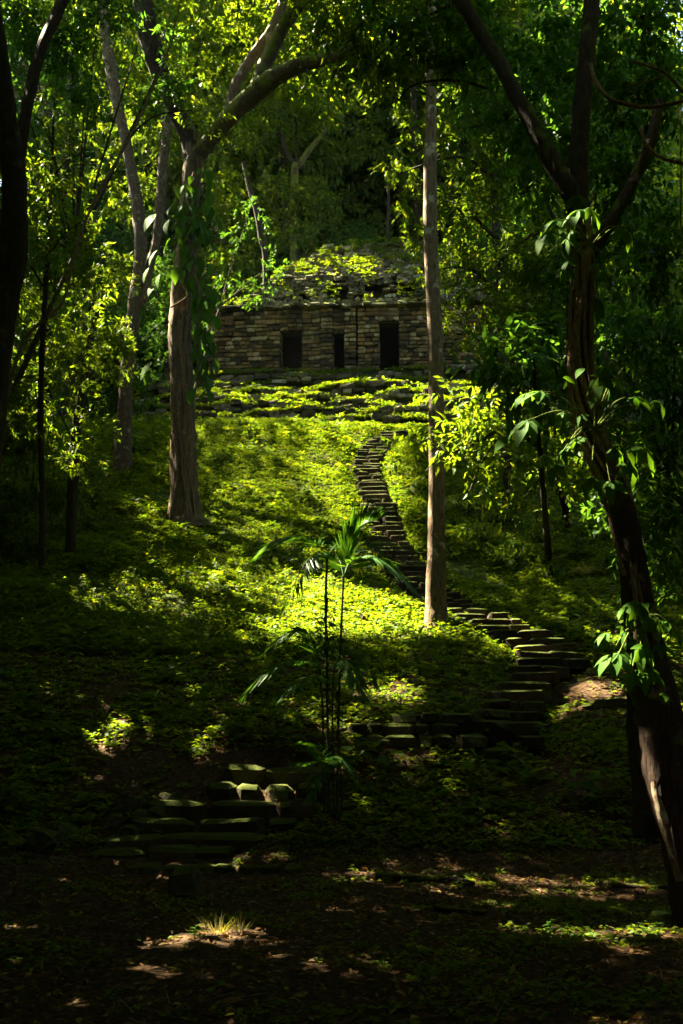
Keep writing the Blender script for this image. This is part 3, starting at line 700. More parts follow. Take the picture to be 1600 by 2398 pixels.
cl = [(455,455,44,-.1),(410,490,40,-.6),(365,520,56,-.7),(425,545,50,-.2),(485,500,46,.6),(505,520,40,.8),(400,575,46,-.5),(370,600,44,-.6),(440,600,52,.1),(415,640,44,-.3),(350,640,40,-.8),(375,655,40,-.5),(362,680,36,-.4),
      (480,560,46,.5),(450,660,40,.3),(455,720,50,.3),(480,740,50,.6),(500,755,46,.8),(470,790,40,.4),(490,810,44,.5),(478,850,40,.4),(500,860,46,.6),(485,895,44,.4),(495,700,40,.6),(500,640,36,.7),(356,865,50,-.9),(350,880,36,-.4),(445,930,44,.2),(470,620,40,.4),(460,520,40,.2),(395,530,44,-.3),(430,500,40,-.1)]
for k in range(110):
    v = U(400, 930); cl.append((np.interp(v, [430, 600, 750, 930], [455, 455, 478, 470]) + U(-38, 40) * (1 if v < 700 else .6), v, U(26, 46), U(-.8, .8)))
for u, v, s, sx_ in cl:
    p = P(u, v - s * .35, YA - .45 + U(-.15, .15)); put_leaf(climb, LEAF_O, p, (sx_ * .7 + U(-.2,.2), -.35 + U(-.3,.1), -.9), s * 1.1 * depth(p) / FPX, U(-.5,.5))
# pale two-stemmed tree behind it
bW = base_of(287, 1108); YW = bW[1]
treeW = thing('pale_tree', 'pale-barked leaning tree splitting in two, far left of the temple', 'tree', bW)
limb_part(treeW, 'trunk', [(284,1125,YW,66),(286,1100,YW,46),(290,1000,YW,36),(298,880,YW,31),(308,780,YW,28),(318,690,YW,28),(328,620,YW,30),(330,560,YW,30),(322,480,YW,28),(310,410,YW,27),(295,330,YW,26),(272,230,YW,26),(255,130,YW,26),(240,0,YW,26),(232,-80,YW,24)], M['bark_brown'], 14, .14, 5, 11)
limb_part(treeW, 'limb', [(322,720,YW,16),(340,690,YW,18),(352,620,YW+.2,20),(365,570,YW+.3,20),(376,480,YW+.5,22),(380,400,YW+.6,22),(392,300,YW+.8,20),(400,180,YW+1,18)], M['bark_brown'], 10, .12, 5, 12)
crown(treeW, [(340,440,33,60,60),(300,470,34,60,60),(260,400,34,60,60),(370,330,33,60,55),(300,300,33,70,60),(250,180,33,60,60),(330,200,34,60,60),(280,90,33,70,60),(400,110,34,50,60),(200,120,33,60,60),(330,10,33,90,60),(200,-10,33,90,60),(90,20,32,90,60),(215,300,34,50,60),(160,60,33,70,60)], .19, .075, M['leaf'], cover=2.2, droop=.4)
# slender pale trunk standing right of the stair
bB = base_of(1020, 1472); YB = bB[1]
treeB = thing('slender_tree', 'tall slender straight tree with blotched pale trunk beside the stair', 'tree', bB)
limb_part(treeB, 'trunk', [(1024,1505,YB,150),(1023,1480,YB,92),(1023,1458,YB,66),(1022,1425,YB,53),(1021,1385,YB,48),(1023,1300,YB,42),(1023,1200,YB,40),(1023,1100,YB,38),(1022,1000,YB,37),(1022,900,YB,36),(1019,800,YB,36),(1015,700,YB,35),(1010,600,YB,33),(1008,500,YB,32),(1008,400,YB,31),(1009,300,YB,28),(1010,200,YB,26),(1011,100,YB,24),(1012,0,YB,22),(1013,-100,YB,20)], M['bark_pale'], 18, .09, 4, 21)
crown(treeB, [(980,10,24,80,50),(1080,20,25,90,50),(900,-20,26,90,50),(1180,0,26,90,60),(1040,110,26,60,45),(1100,150,26.5,60,40)], .16, .06, M['leaf'], cover=2.4, droop=.5, n=9)
# dark trunk at the left edge
bE = np.array([-5.2, 11.2, 0.0])
treeE = thing('dark_tree', 'near black leaning trunk at the left edge of the view', 'tree', bE)
limb_part(treeE, 'trunk', [(-310,2075,11.2,150),(-285,2010,11.2,110),(-190,1800,11.4,90),(-90,1500,11.6,80),(-40,1100,11.8,76),(0,750,12.0,72),(28,600,12.0,66),(34,500,12.0,60),(28,380,12.0,56),(10,250,12.0,50),(-10,100,12.0,46),(-30,-80,12.0,42)], M['bark_dark'], 14, .12, 5, 31)
limb_part(treeE, 'limb', [(20,520,12.0,30),(45,380,12.3,28),(62,260,12.6,26),(95,120,13.0,26),(140,20,13.4,26),(175,-70,13.6,24)], M['bark_red'], 10, .12, 5, 32)
# small dark tree, lower left
bS = base_of(165, 1310); YS = bS[1]
treeS = thing('small_tree', 'small dark-stemmed tree with feathery foliage on the left bank', 'tree', bS)
limb_part(treeS, 'trunk', [(166,1325,YS,30),(165,1300,YS,24),(168,1200,YS,24),(172,1100,YS,24),(180,1000,YS,22),(192,920,YS,20),(205,840,YS,17),(222,760,YS,14),(240,700,YS,10)], M['bark_dark'], 10, .15, 5, 41)
limb_part(treeS, 'limb', [(195,900,YS,12),(150,830,YS,10),(110,770,YS-.3,8)], M['bark_dark'], 7, .12, 5, 42)
crown(treeS, [(120,760,24,80,60),(210,700,24,80,60),(270,660,24,60,50),(70,850,24,80,70),(180,830,24,90,70),(270,780,24.5,60,60),(230,910,24,70,60),(100,960,24,80,70),(210,1000,24.5,60,50),(60,700,24,70,70),(270,860,25,40,50),(150,1070,24.5,60,50),(235,1060,25,35,40),(20,980,23,70,90),(330,730,26,40,50)], .15, .045, M['leaf'], cover=2.6, droop=.3, n=10, T=T_QUAD)
# understorey tree with lance leaves catching sun
bL = base_of(95, 1340)
treeL = thing('sunlit_sapling', 'sapling with narrow bright leaves catching the sun near the left edge', 'tree', bL)
YL = 20
limb_part(treeL, 'trunk', [(98,1350,bL[1],16),(100,1200,bL[1],15),(95,1000,bL[1]-.5,14),(100,800,21.5,13),(112,600,21,11),(118,450,20.6,9),(125,300,20.2,6),(130,220,20,4)], M['bark_dark'], 8, .1, 5, 51)
for i, (a, b) in enumerate([((112,600),(190,520)),((116,500),(60,430)),((120,420),(190,360)),((122,340),(80,270)),((108,680),(40,600))]):
    limb_part(treeL, 'limb', [(*a, 20.8, 6), ((a[0]+b[0])/2, (a[1]+b[1])/2 - 12, 20.5, 4), (*b, 20.2, 3)], M['bark_dark'], 6, .05, 4, 60 + i)
crown(treeL, [(110,250,20,50,40),(95,310,20,45,40),(150,330,20.3,50,40),(90,400,20,50,45),(160,430,20.5,55,45),(100,480,20,60,45),(190,480,20.5,60,40),(60,540,20,50,50),(150,560,20.5,60,50),(230,450,21,45,40),(210,560,21,60,50),(90,620,21,60,50),(180,640,21.5,60,40)], .19, .05, M['leaf'], cover=1.9, droop=.45, T=T_LANCE, n=8)
# thin bare leaning stem across the left side
bN = np.array([*P(-60, 1500, 16)[:2], 0]); bN[2] = H(bN[0], bN[1])
stemN = thing('leaning_sapling', 'long thin bare stem arching up across the left trees', 'sapling', bN)
Vt, Ft = tube(np.vstack([bN - [0, 0, .2], P(-20, 1150, 16), P(45, 825, 16), P(120, 738, 16), P(150, 700, 16), P(175, 600, 16), P(200, 520, 16), P(235, 445, 16), P(300, 330, 16), P(345, 235, 16), P(400, 100, 16), P(430, -40, 16)]),
              np.array([.035,.032,.030,.034,.026,.024,.024,.025,.026,.02,.016,.012]), 8, .08, 6, 3)
part('stem', Vt, Ft, M['vine'], stemN)
limb_part(stemN, 'branch', [(296,336,16,4),(330,295,16,4),(375,268,16,4),(450,258,16,3)], M['bark_dark'], 6, .05, 5, 4)
# right: leaning tree wrapped in lianas
bC = gpt(1640, 2170); YC = bC[1]
treeC = thing('leaning_tree', 'big leaning reddish tree wrapped in lianas on the right', 'tree', bC)
limb_part(treeC, 'trunk', [(1680,2240,YC,230),(1655,2180,YC,175),(1625,2050,YC,125),(1590,1900,YC,118),(1565,1780,YC,122),(1540,1650,YC+.1,101),(1512,1520,YC+.2,89),(1490,1400,YC+.3,70),(1478,1300,YC+.4,60),(1462,1200,YC+.5,54),(1425,1100,YC+.7,48),(1385,1020,YC+.9,46),(1362,940,YC+1.1,47),(1352,840,YC+1.2,52),(1358,740,YC+1.3,50),(1370,650,YC+1.4,44),(1368,560,YC+1.5,42),(1355,490,YC+1.6,40)], M['bark_red'], 20, .14, 5, 71)
limb_part(treeC, 'limb', [(1360,505,YC+1.6,48),(1330,440,YC+1.6,44),(1290,375,YC+1.7,40),(1245,290,YC+1.8,36),(1200,205,YC+2,36),(1150,115,YC+2.2,34),(1085,10,YC+2.4,32),(1050,-60,YC+2.5,30)], M['bark_dark'], 12, .12, 6, 72)
limb_part(treeC, 'limb', [(1355,500,YC+1.6,52),(1355,400,YC+1.7,46),(1362,280,YC+1.8,42),(1372,160,YC+1.9,40),(1385,20,YC+2,38),(1390,-80,YC+2,36)], M['bark_dark'], 12, .12, 6, 73)
limb_part(treeC, 'limb', [(1378,600,YC+1.6,34),(1430,520,YC+1.7,30),(1480,430,YC+1.9,28),(1520,340,YC+2,26),(1545,240,YC+2.2,24)], M['bark_red'], 10, .12, 6, 74)
limb_part(treeC, 'root', [(1500,1560,YC+.5,50),(1492,1640,YC+.6,44),(1492,1740,YC+.6,42),(1503,1840,YC+.5,44),(1512,1960,YC+.4,60)], M['bark_dark'], 12, .14, 5, 75)
limb_part(treeC, 'sunlit_strip', [(1524,1770,YC-.08,6),(1533,1820,YC-.09,24),(1550,1890,YC-.10,34),(1572,1965,YC-.11,36),(1600,2060,YC-.13,36)], M['bark_pale'], 10, .12, 5, 76)  # paler tube stands for the sunlit strip down the trunk's left edge
treeC_c = [(1130,90,13,90,60),(1040,40,13,80,50),(960,90,13,70,50),(900,50,13,70,50),(1200,260,13,70,60),(1260,140,13,80,70),(1330,60,13,90,60),(1440,80,12.5,90,70),(1540,60,12.5,90,80),(1300,330,13.5,80,70),(1450,250,13,90,80),(1560,240,13,80,90),(1500,420,13.5,90,80),(1420,400,14,80,70),(1580,560,14,70,90),(1240,430,14.5,70,60),(1100,180,13.5,70,50),(1520,650,14.5,80,80)]
crown(treeC, treeC_c, .17, .07, M['leaf_blue'], cover=2.7, droop=.5, T=T_LANCE, n=7)
crown(treeC, [(780,30,13,60,45),(850,80,13,60,45),(930,140,13,60,40),(830,150,13.3,45,40),(1000,150,13.3,60,40),(900,190,13.6,50,30),(770,100,13.5,40,40),(1010,30,13,70,40)], .15, .05, M['leaf'], name='hanging_foliage', cover=1.6, droop=.9, T=T_LANCE, n=8)
for k, pts in enumerate([[(880,-10,13,9),(860,40,13,7),(830,75,13,5),(800,120,13,3)],[(1060,10,13,10),(1000,40,13,8),(930,90,13.2,6),(860,160,13.3,4)],[(1150,210,13.4,7),(1080,190,13.4,7),(1010,190,13.4,6),(960,205,13.4,5),(930,240,13.4,3)],[(1230,280,13.4,6),(1160,285,13.5,5),(1100,300,13.6,4)]]):
    limb_part(treeC, 'branch', pts, M['bark_dark'], 6, .08, 5, 80 + k)
# lianas on the right tree, and loose ones
lian = thing('liana', 'twisted brown lianas wound round the leaning right-hand tree', 'vine', P(1420, 1150, YC + .4))
def cen(v): return np.interp(v, [490,560,650,740,840,940,1020,1100,1200,1300,1400,1520], [1355,1368,1370,1358,1352,1362,1385,1425,1462,1478,1490,1512]), np.interp(v, [490,1020,1300,1520], [30,33,44,56])
for k in range(8):
    pts = []; ph = k * .8 + .3; top = 500 + 45 * (k % 4); bot = [1180,1350,1500,1120][k % 4]
    for v in np.linspace(top, bot, 12):
        cu, hw = cen(v); a = -1.0 + k * .27 + .45 * math.sin(v * .009 + ph); yy = np.interp(v, [490,1020,1520], [YC+1.6,YC+.9,YC+.2])
        pts.append((cu + math.sin(a) * (hw + 3), v, yy - math.cos(a) * (hw + 4) * yy * 1.03 / FPX, 8 + 3 * (k % 3)))
    limb_part(lian, 'strand', pts, M['vine'], 7, .12, 5, 90 + k)
ll = thing('liana', 'smooth thin liana looping in an arc in the dark upper right corner', 'vine', P(1500, 250, 9.6))
limb_part(ll, 'strand', [(1384,150,10,9),(1395,190,9.8,10),(1430,232,9.6,10),(1500,250,9.6,10),(1560,246,9.5,10),(1640,225,9.4,9)], M['vine'], 7, .06, 6, 1)
l2 = thing('liana', 'short pale liana dropping to the right edge below the looping one', 'vine', P(1550, 370, 9.6))
limb_part(l2, 'strand', [(1500,300,9.8,8),(1515,340,9.7,9),(1550,370,9.6,9),(1640,392,9.5,8)], M['vine'], 7, .06, 6, 2)
l3 = thing('bare_branch', 'forked bare grey twig in the upper right corner', 'branch', P(1560, 175, 9.6))
limb_part(l3, 'branch', [(1470,140,9.7,5),(1520,155,9.6,7),(1560,172,9.6,8),(1600,215,9.6,9),(1650,240,9.6,9)], M['vine'], 6, .06, 6, 3)
limb_part(l3, 'twig', [(1562,174,9.6,6),(1520,190,9.6,5),(1465,202,9.6,3)], M['vine'], 6, .06, 5, 4)
l4 = thing('liana', 'straight hanging liana at the far right edge', 'vine', P(1595, 530, 9))
limb_part(l4, 'strand', [(1594,225,9,4),(1595,400,9,4),(1594,540,9,4)], M['vine'], 6, .05, 6, 5)
# broad hand-shaped leaves on the right tree: three clumps
def hand_clump(label, root, items, Y0):
    rp = P(*root, Y0); t = thing('broad_leaved_climber', label, 'climbing plant', rp, group='broad-leaved climbers on the leaning tree')
    for (u, v, s, dx, dz, dY) in items:
        p = P(u, v, Y0 + dY * .6); sc = s * depth(p) / FPX
        mid = (p + rp) / 2 + np.array([0, -.05, .06 + .1 * abs(p[0] - rp[0])])
        Vt, Ft = tube(np.array([rp, mid, p]), np.array([.010, .008, .006]), 6, 0, 5); part('petiole', Vt, Ft, M['petiole'], t)
        put_leaf(t, LEAF_P, p, (dx, -.55, dz), sc, U(-.3, .3))
    for k in range(14):        # younger and older leaves between them
        q = items[k % len(items)]; p = P(q[0] + U(-55, 55), q[1] + U(-50, 60), Y0 + U(-.1, .35)); sc = U(24, 58) * depth(p) / FPX
        put_leaf(t, LEAF_P if k % 3 else LEAF_O, p, (U(-.9, .9), -.5, U(-1, -.2)), sc, U(-.6, .6))
    return t
hand_clump('topmost clump of broad hand-shaped leaves on the leaning tree, one brightly lit', (1385,575), [(1352,492,62,-.5,-.5,-.3),(1385,490,60,.4,-.6,-.3),(1300,515,64,-.9,-.2,-.2),(1278,545,66,-.8,-.6,-.1),(1460,535,62,.2,-.8,-.2),(1500,540,50,.8,-.4,-.1),(1325,560,60,-.6,-.9,0),(1330,610,50,-.6,-.6,0),(1240,630,56,-.9,-.5,.2),(1420,640,54,.4,-.8,.1),(1320,630,44,-.2,-.9,.2),(1450,690,56,.4,-.8,.2),(1400,700,64,.1,-.9,.1)], YC + 1.15)
hand_clump('middle clump of broad hand-shaped leaves on long green stalks, on the leaning tree', (1392,1005), [(1265,916,70,-.9,-.1,-.2),(1230,922,60,-.9,-.3,-.1),(1320,965,40,-.6,-.6,-.3),(1405,880,66,-.5,-.9,-.4),(1420,885,70,.5,-.9,-.4),(1440,880,56,.9,-.4,-.3),(1235,985,76,-.7,-.7,.1),(1350,1025,64,-.8,-.4,-.2),(1490,930,60,.9,-.2,-.2),(1490,1010,66,.6,-.6,-.3),(1540,1010,60,.8,-.6,0),(1320,1055,40,-.3,-.9,-.3),(1510,1050,70,.5,-.9,-.2),(1480,1090,60,.2,-.9,-.2),(1430,1130,60,-.2,-.9,-.3),(1300,1090,60,-.7,-.7,.2),(1540,1130,60,.6,-.8,0),(1470,850,46,.6,-.5,0),(1520,960,56,.8,-.5,.2),(1385,1120,60,-.6,-.7,-.2)], YC + .45)
hand_clump('lowest clump of broad hand-shaped leaves, low on the thick part of the leaning trunk', (1500,1470), [(1480,1420,62,-.7,-.8,-.3),(1500,1415,64,.3,-.9,-.4),(1465,1420,46,-.8,-.3,-.2),(1540,1450,60,.3,-.9,-.3),(1560,1455,56,.9,-.5,-.2),(1450,1530,66,-.6,-.8,-.3),(1430,1535,60,-.9,-.5,-.2),(1500,1520,60,-.4,-.7,-.4),(1515,1515,64,.4,-.8,-.4),(1545,1510,50,.9,-.3,-.3),(1512,1570,62,-.2,-.9,-.4),(1530,1575,50,.7,-.5,-.4),(1480,1575,54,-.6,-.8,-.3),(1460,1480,40,-.5,-.6,-.2),(1590,1390,50,.6,-.7,0)], YC - .15)
# small tree whose leafy branches reach across the slender trunk
bD = base_of(1190, 1160); YD = bD[1] - 3
treeD = thing('leafy_tree', 'dense leafy tree right of the slender trunk with branches reaching across it', 'tree', bD)
limb_part(treeD, 'trunk', [(1192,1175,bD[1],34),(1188,1100,bD[1],26),(1180,950,bD[1],24),(1172,780,bD[1],22),(1165,620,bD[1]-.2,20),(1160,460,bD[1]-.4,17),(1155,320,bD[1]-.5,14),(1150,200,bD[1]-.6,10)], M['bark_dark'], 10, .12, 5, 61)
for k, pts in enumerate([[(1163,560,26,10),(1100,500,26,8),(1040,470,26,6),(960,470,26,4)],[(1168,700,26,10),(1120,640,26,8),(1060,625,26,6),(1010,640,26,4)],[(1158,420,26,9),(1090,370,26,7),(1010,380,26,5),(930,410,26,3)],[(1166,620,26,9),(1230,560,26,7),(1290,540,26,5)],[(1175,830,26,9),(1110,790,26,7),(1060,780,26,4)]]):
    limb_part(treeD, 'limb', pts, M['bark_dark'], 7, .1, 5, 62 + k)
crown(treeD, [(960,300,26,60,35),(900,390,26.5,45,30),(960,400,26,50,35),(1040,330,26,55,45),(1090,420,26,60,45),(1030,480,26,45,30),(950,480,26,28,40),(1100,520,26,60,40),(1170,360,26,70,60),(1180,480,26,70,60),(1060,590,26,45,35),(1120,620,26,60,45),(1200,600,26,70,60),(1070,680,25.5,45,40),(1140,720,25.5,60,50),(1220,720,26,60,60),(1050,760,25.5,25,30),(1110,790,25.5,50,35),(980,560,26.3,20,35),(1260,640,26,60,60),(1280,480,26,60,60),(1000,650,25.5,25,25),(1290,780,26,50,60),(1180,800,25.5,60,40)], .16, .06, M['leaf'], cover=2.3, droop=.4, n=9)
# bright leafy branch crossing the slender trunk
bF = base_of(1330, 1240)
shrubF = thing('leafy_shrub', 'tall shrub whose sunlit leafy branch crosses in front of the slender trunk', 'shrub', bF)
limb_part(shrubF, 'stem', [(1330,1255,bF[1],20),(1320,1180,bF[1]-1,16),(1290,1090,20.5,14),(1240,1030,20,12),(1180,1005,19.6,10),(1110,1040,19.3,8),(1060,1060,19.2,6)], M['bark_dark'], 8, .12, 6, 1)
for k, pts in enumerate([[(1240,1030,20,8),(1180,960,19.6,6),(1100,930,19.4,4),(1040,940,19.3,2)],[(1180,1005,19.6,6),(1130,1080,19.4,5),(1100,1150,19.3,3)],[(1290,1090,20.5,8),(1240,1150,20,6),(1200,1200,19.8,3)],[(1290,1090,20.5,8),(1300,980,20,6),(1280,900,19.8,4)]]):
    limb_part(shrubF, 'branch', pts, M['bark_dark'], 6, .08, 5, k)
crown(shrubF, [(1060,930,19,45,25),(1110,960,19.2,50,35),(1050,990,19,40,30),(1110,1020,19.3,50,40),(1030,1050,19,40,30),(1080,1080,19.2,50,40),(1160,1010,19.5,50,45),(1150,1090,19.5,50,40),(990,1020,19,25,25),(950,1050,19.5,30,25),(1010,1110,19.2,40,25),(1120,1150,19.3,40,30),(1190,950,19.6,45,40),(1210,1060,19.8,50,40)], .23, .075, M['leaf_yellow'], cover=1.7, droop=.55, T=T_LANCE, n=7)
crown(shrubF, [(1240,1120,20,60,50),(1200,1180,19.6,50,40),(1280,1010,20,60,60),(1290,1190,20.5,60,50),(1330,1100,20.5,50,60),(1230,1000,20,40,40)], .21, .08, M['leaf'], name='lower_crown', cover=1.8, droop=.55, T=T_LANCE, n=7)
# shrub with larger leaves under the leaning tree
bG = base_of(1290, 1300)
shrubG = thing('large_leaved_shrub', 'dark shrub with large lance leaves, one spray lit, left of the leaning tree', 'shrub', bG)
limb_part(shrubG, 'stem', [(1285,1310,bG[1],18),(1275,1180,18,14),(1262,1040,17,11),(1255,930,16.5,8),(1250,840,16,5)], M['bark_dark'], 8, .12, 5, 2)
crown(shrubG, [(1250,815,16,45,30),(1200,850,16.3,55,35),(1290,860,16.3,50,40),(1230,900,16.5,60,35),(1180,790,16.5,45,30),(1300,960,16.5,50,50),(1180,900,16.5,50,35),(1150,860,16.5,40,35)], .30, .09, M['leaf_blue'], cover=1.7, droop=.5, T=T_OVATE, n=7)
# dark thicket at the right edge
def thicket(name, label, foot, blobs, L, W, mat, cover=2.6, T=T_LANCE, n=7, group=None, droop=.45):
    b = np.array([foot[0], foot[1], float(H(foot[0], foot[1]))]); t = thing(name, label, 'shrub' if 'shrub' in name else 'tree', b, group)
    cs = [P(*q[:3]) for q in blobs]; top = max(cs, key=lambda c: c[2])
    Vt, Ft = tube(np.array([b - [0,0,.2], b * .6 + top * .4, top]), np.array([.10,.07,.02]), 8, .1, 6, 3); part('trunk', Vt, Ft, M['bark_dark'], t)
    for c in cs[:8]:
        m_ = b * .45 + top * .55; Vt, Ft = tube(np.array([m_, (m_ + c) / 2 + [0,0,.1], c]), np.array([.04,.03,.012]), 6, .08, 4, 4); part('limb', Vt, Ft, M['bark_dark'], t)
    crown(t, blobs, L, W, mat, cover=cover, T=T, n=n, droop=droop)
    return t
thicket('thicket_tree', 'dark thicket tree against the right edge behind the leaning trunk', (7.2, 17.5), [(1500,760,17,90,80),(1580,820,17,80,90),(1460,860,17.5,70,60),(1530,930,17,90,70),(1590,1020,17,70,90),(1500,1080,17.5,80,70),(1440,1000,18,60,60),(1570,1180,17,80,90),(1500,1230,17.5,70,70),(1590,1320,17,70,90),(1430,760,18,60,60),(1420,1190,18,50,60),(1400,880,18.5,50,60)], .20, .075, M['leaf_blue'])
thicket('thicket_tree', 'tall dark tree filling the right background beside the leaning trunk', (9.5, 24), [(1330,640,25,80,80),(1420,560,25,80,80),(1520,520,24,90,90),(1330,780,25,70,80),(1330,920,25,70,80),(1270,780,25.5,60,60),(1350,300,25,90,80),(1470,330,24,90,90),(1300,180,25,80,80),(1420,160,25,90,80),(1560,150,24,80,90),(1400,1050,25,70,60),(1200,300,26.5,60,60),(1230,180,26.5,70,60),(1100,270,27,60,50),(1150,120,27,80,60),(1080,60,27,70,60)], .19, .08, M['leaf_blue'], T=T_QUAD, n=9)
for i, (u, v, rr_, lb) in enumerate([(1130,1250,50,'low shrub nearest the slender trunk on the shaded right slope'),(1210,1290,60,'widest low shrub in the middle of the shaded right slope'),(1290,1330,45,'low shrub just left of the spiky pale rosette'),(1100,1170,45,'low shrub right behind the slender trunk, highest of the row beside it'),(1180,1200,55,'low shrub under the sunlit leafy branch'),(1260,1240,55,'low shrub between the leafy branch and the spiky rosette'),(1350,1280,50,'low shrub above the spiky pale rosette'),(1420,1310,40,'low shrub touching the leaning tree, farthest right of its row')]):
    b = gpt(u, v + 30); thicket('low_shrub', lb, b[:2], [(u, v, b[1] - .2, rr_, rr_ * .55)], .13, .05, M['leaf'], T=T_QUAD, n=8, group='low shrubs right of the stair', cover=2.0)
# left wall of trees
thicket('thicket_tree', 'broad dark tree filling the lower left behind the small feathery tree', (-10.8, 27), [(60,1050,27,90,80),(20,1180,26,80,80),(130,1150,27,70,60),(60,1280,25.5,70,60),(210,1120,28,45,50),(20,880,27,80,90),(110,880,28,80,80),(30,700,28,80,90),(240,760,29,60,70),(260,640,29.5,60,70),(160,690,29,80,70)], .17, .06, M['leaf'], T=T_QUAD, n=9)
thicket('thicket_tree', 'tall dark tree in the upper left corner behind the leaning limb', (-9.6, 22.5), [(60,60,22,90,80),(40,200,22,80,80),(170,120,22.5,80,80),(30,350,22,80,90),(200,230,22.5,60,60),(230,30,23,80,70),(330,80,24,70,70),(20,480,22,70,80),(330,240,24.5,50,50),(410,190,25,50,50),(410,80,25,60,60)], .18, .07, M['leaf_blue'], T=T_LANCE)
thicket('thicket_tree', 'round-leaved dark tree between the two pale stems and the temple', (-7.2, 42), [(560,560,44,60,60),(600,660,44,50,50),(540,660,43,50,60),(640,620,45,40,50),(590,480,45,50,60),(480,760,42,45,60),(370,760,41,50,70),(370,640,42,50,70),(380,850,40,30,40),(330,880,38,28,40),(345,950,38,20,25)], .20, .10, M['leaf_blue'], T=T_QUAD, n=9)
#MARK_BG
# ------------------------------------------------------------------ forest on the hill behind the temple: each tree its own object, crowns share a few meshes
def bg_crown(seed, L, W, mat):
    CC, DD = [], []
    for k in range(9):
        c = np.array([rng.normal() * 2.0, rng.normal() * 2.0, 6.5 + rng.normal() * 2.2]); r = np.array([1.7, 1.7, 1.25]) * rng.uniform(.8, 1.25)
        a, d = blob_pts(c, r, 90, .5); CC.append(a); DD.append(d + [0, 0, .2])
    V, F = sprays(np.concatenate(CC), np.concatenate(DD), 8, L, W, .4)
    me = np_mesh('crown', V, F); me.materials.append(mat); return me
def bg_trunk(seed):
    V, F = tube(np.array([(0,0,-.6),(.1,0,1.5),(.0,.2,4),(.3,.1,7)]), np.array([.42,.28,.22,.10]), 9, .12, 4, seed)
    for k in range(4):
        a = k * 1.6 + seed; h = 3 + k * .9
        V2, F2 = tube(np.array([(.05,.1,h),(math.cos(a)*.9,math.sin(a)*.9,h+1.0),(math.cos(a)*2.2,math.sin(a)*2.2,h+2.4)]), np.array([.13,.10,.04]), 7, .1, 4, k); V, F = join([(V, F), (V2, F2)])
    me = np_mesh('trunk', V, F); me.materials.append(M['bark_grey']); return me
BC = [bg_crown(k, .34, .15, M['leaf_far']) for k in range(4)] + [bg_crown(k, .30, .14, M['leaf_blue']) for k in range(2)] + [bg_crown(7, .32, .13, M['leaf_yellow'])]
BT = [bg_trunk(k) for k in range(3)]
spots_bg = []
for y0, n, xr in ((55.5,10,17),(60,11,19),(66,12,22),(73,13,25),(81,13,28),(90,13,31)):
    for k in range(n):
        spots_bg.append((-xr + 2 * xr * (k + .5) / n + U(-1.2, 1.2), y0 + U(-2, 2)))
for s in (-1, 1):
    for y in (33, 38, 43, 48, 53): spots_bg.append((s * (17 + U(0, 4) + (y - 33) * .15), y))
    for y in (28, 36, 44, 52): spots_bg.append((s * (26 + U(0, 3)), y))
for i, (x, y) in enumerate(spots_bg):
    zz = float(H(x, y)); s = U(.85, 1.35) * (1.0 if y < 65 else 1.8 if y < 73 else 2.3)
    if abs(x - 1) < 9 and y < 58: s *= .62
    t = thing('forest_tree', 'leafy forest tree standing on the wooded hill behind the temple', 'tree', (x, y, zz), 'forest trees on the hill behind the temple', rz=U(0, 6.28)); t.scale = (s, s, s * U(.9, 1.25))
    for nm, me in (('trunk', random.choice(BT)), ('crown', random.choice(BC))): link(nm, me, None, t)
# tree with big yellow-green leaves high in the middle
bK = np.array([-3.4, 58.5, 0]); bK[2] = H(bK[0], bK[1])
treeK = thing('bright_tree', 'tree with very bright yellow-green leaves above the mossy limb', 'tree', bK)
ctop = P(690, 150, 57.5)
Vt, Ft = tube(np.array([bK - [0,0,.3], bK * .5 + ctop * .5 + [.4,0,0], ctop]), np.array([.15,.10,.04]), 9, .1, 6, 3); part('trunk', Vt, Ft, M['bark_dark'], treeK)
V, F = blob_foliage([(690,122,57,50,24),(720,150,57,42,22),(660,150,57,32,22),(750,200,57,36,30),(765,250,57,30,30),(730,280,57.5,35,25),(620,70,57.5,42,24)], .58, .27, n=6, cover=1.8, droop=.5, keep=False); part('crown', V, F, M['leaf_yellow'], treeK)
# thin bare trunks seen through the leaves behind the temple
for lab, pts in [('thin dark leaning trunk behind the leaves left of the temple roof', [(622,640,47,12),(612,560,47,13),(600,490,47,13),(585,440,47,12),(570,380,47,9)]),
                 ('mossy forked trunk among the leaves above the temple', [(690,440,56,18),(700,390,56,16),(730,345,56,13),(765,305,56,8)]),
                 ('slim pale trunk rising above the temple roof crest', [(908,575,51,7),(909,520,51,7),(910,460,51,6),(905,400,51,5)])]:
    b = P(*pts[0][:3]); g = np.array([b[0], b[1], float(H(b[0], b[1])) - .2]); t = thing('bare_tree', lab, 'tree', g)
    W_ = [P(*q[:3]) for q in pts]; V, F = tube(np.vstack([g, W_]), np.array([.13] + [.5 * q[3] * depth(w) / FPX for q, w in zip(pts, W_)]), 9, .12, 5, 1); part('trunk', V, F, M['bark_moss'] if 'mossy' in lab else M['bark_dark'], t)
V, F = px_tube([(698,400,56,12),(680,370,56,11),(665,340,56,10),(662,310,56,6)], 8, .1, 5, 3); part('limb', V, F, M['bark_dark'], bpy.data.objects['bare_tree.001'])
crown(bpy.data.objects['bare_tree.001'], [(690,490,54,60,45),(730,440,54,45,30),(640,450,54,50,45),(760,480,54,40,40),(690,540,53,60,30)], .26, .12, M['leaf_far'], cover=2.2, n=9)
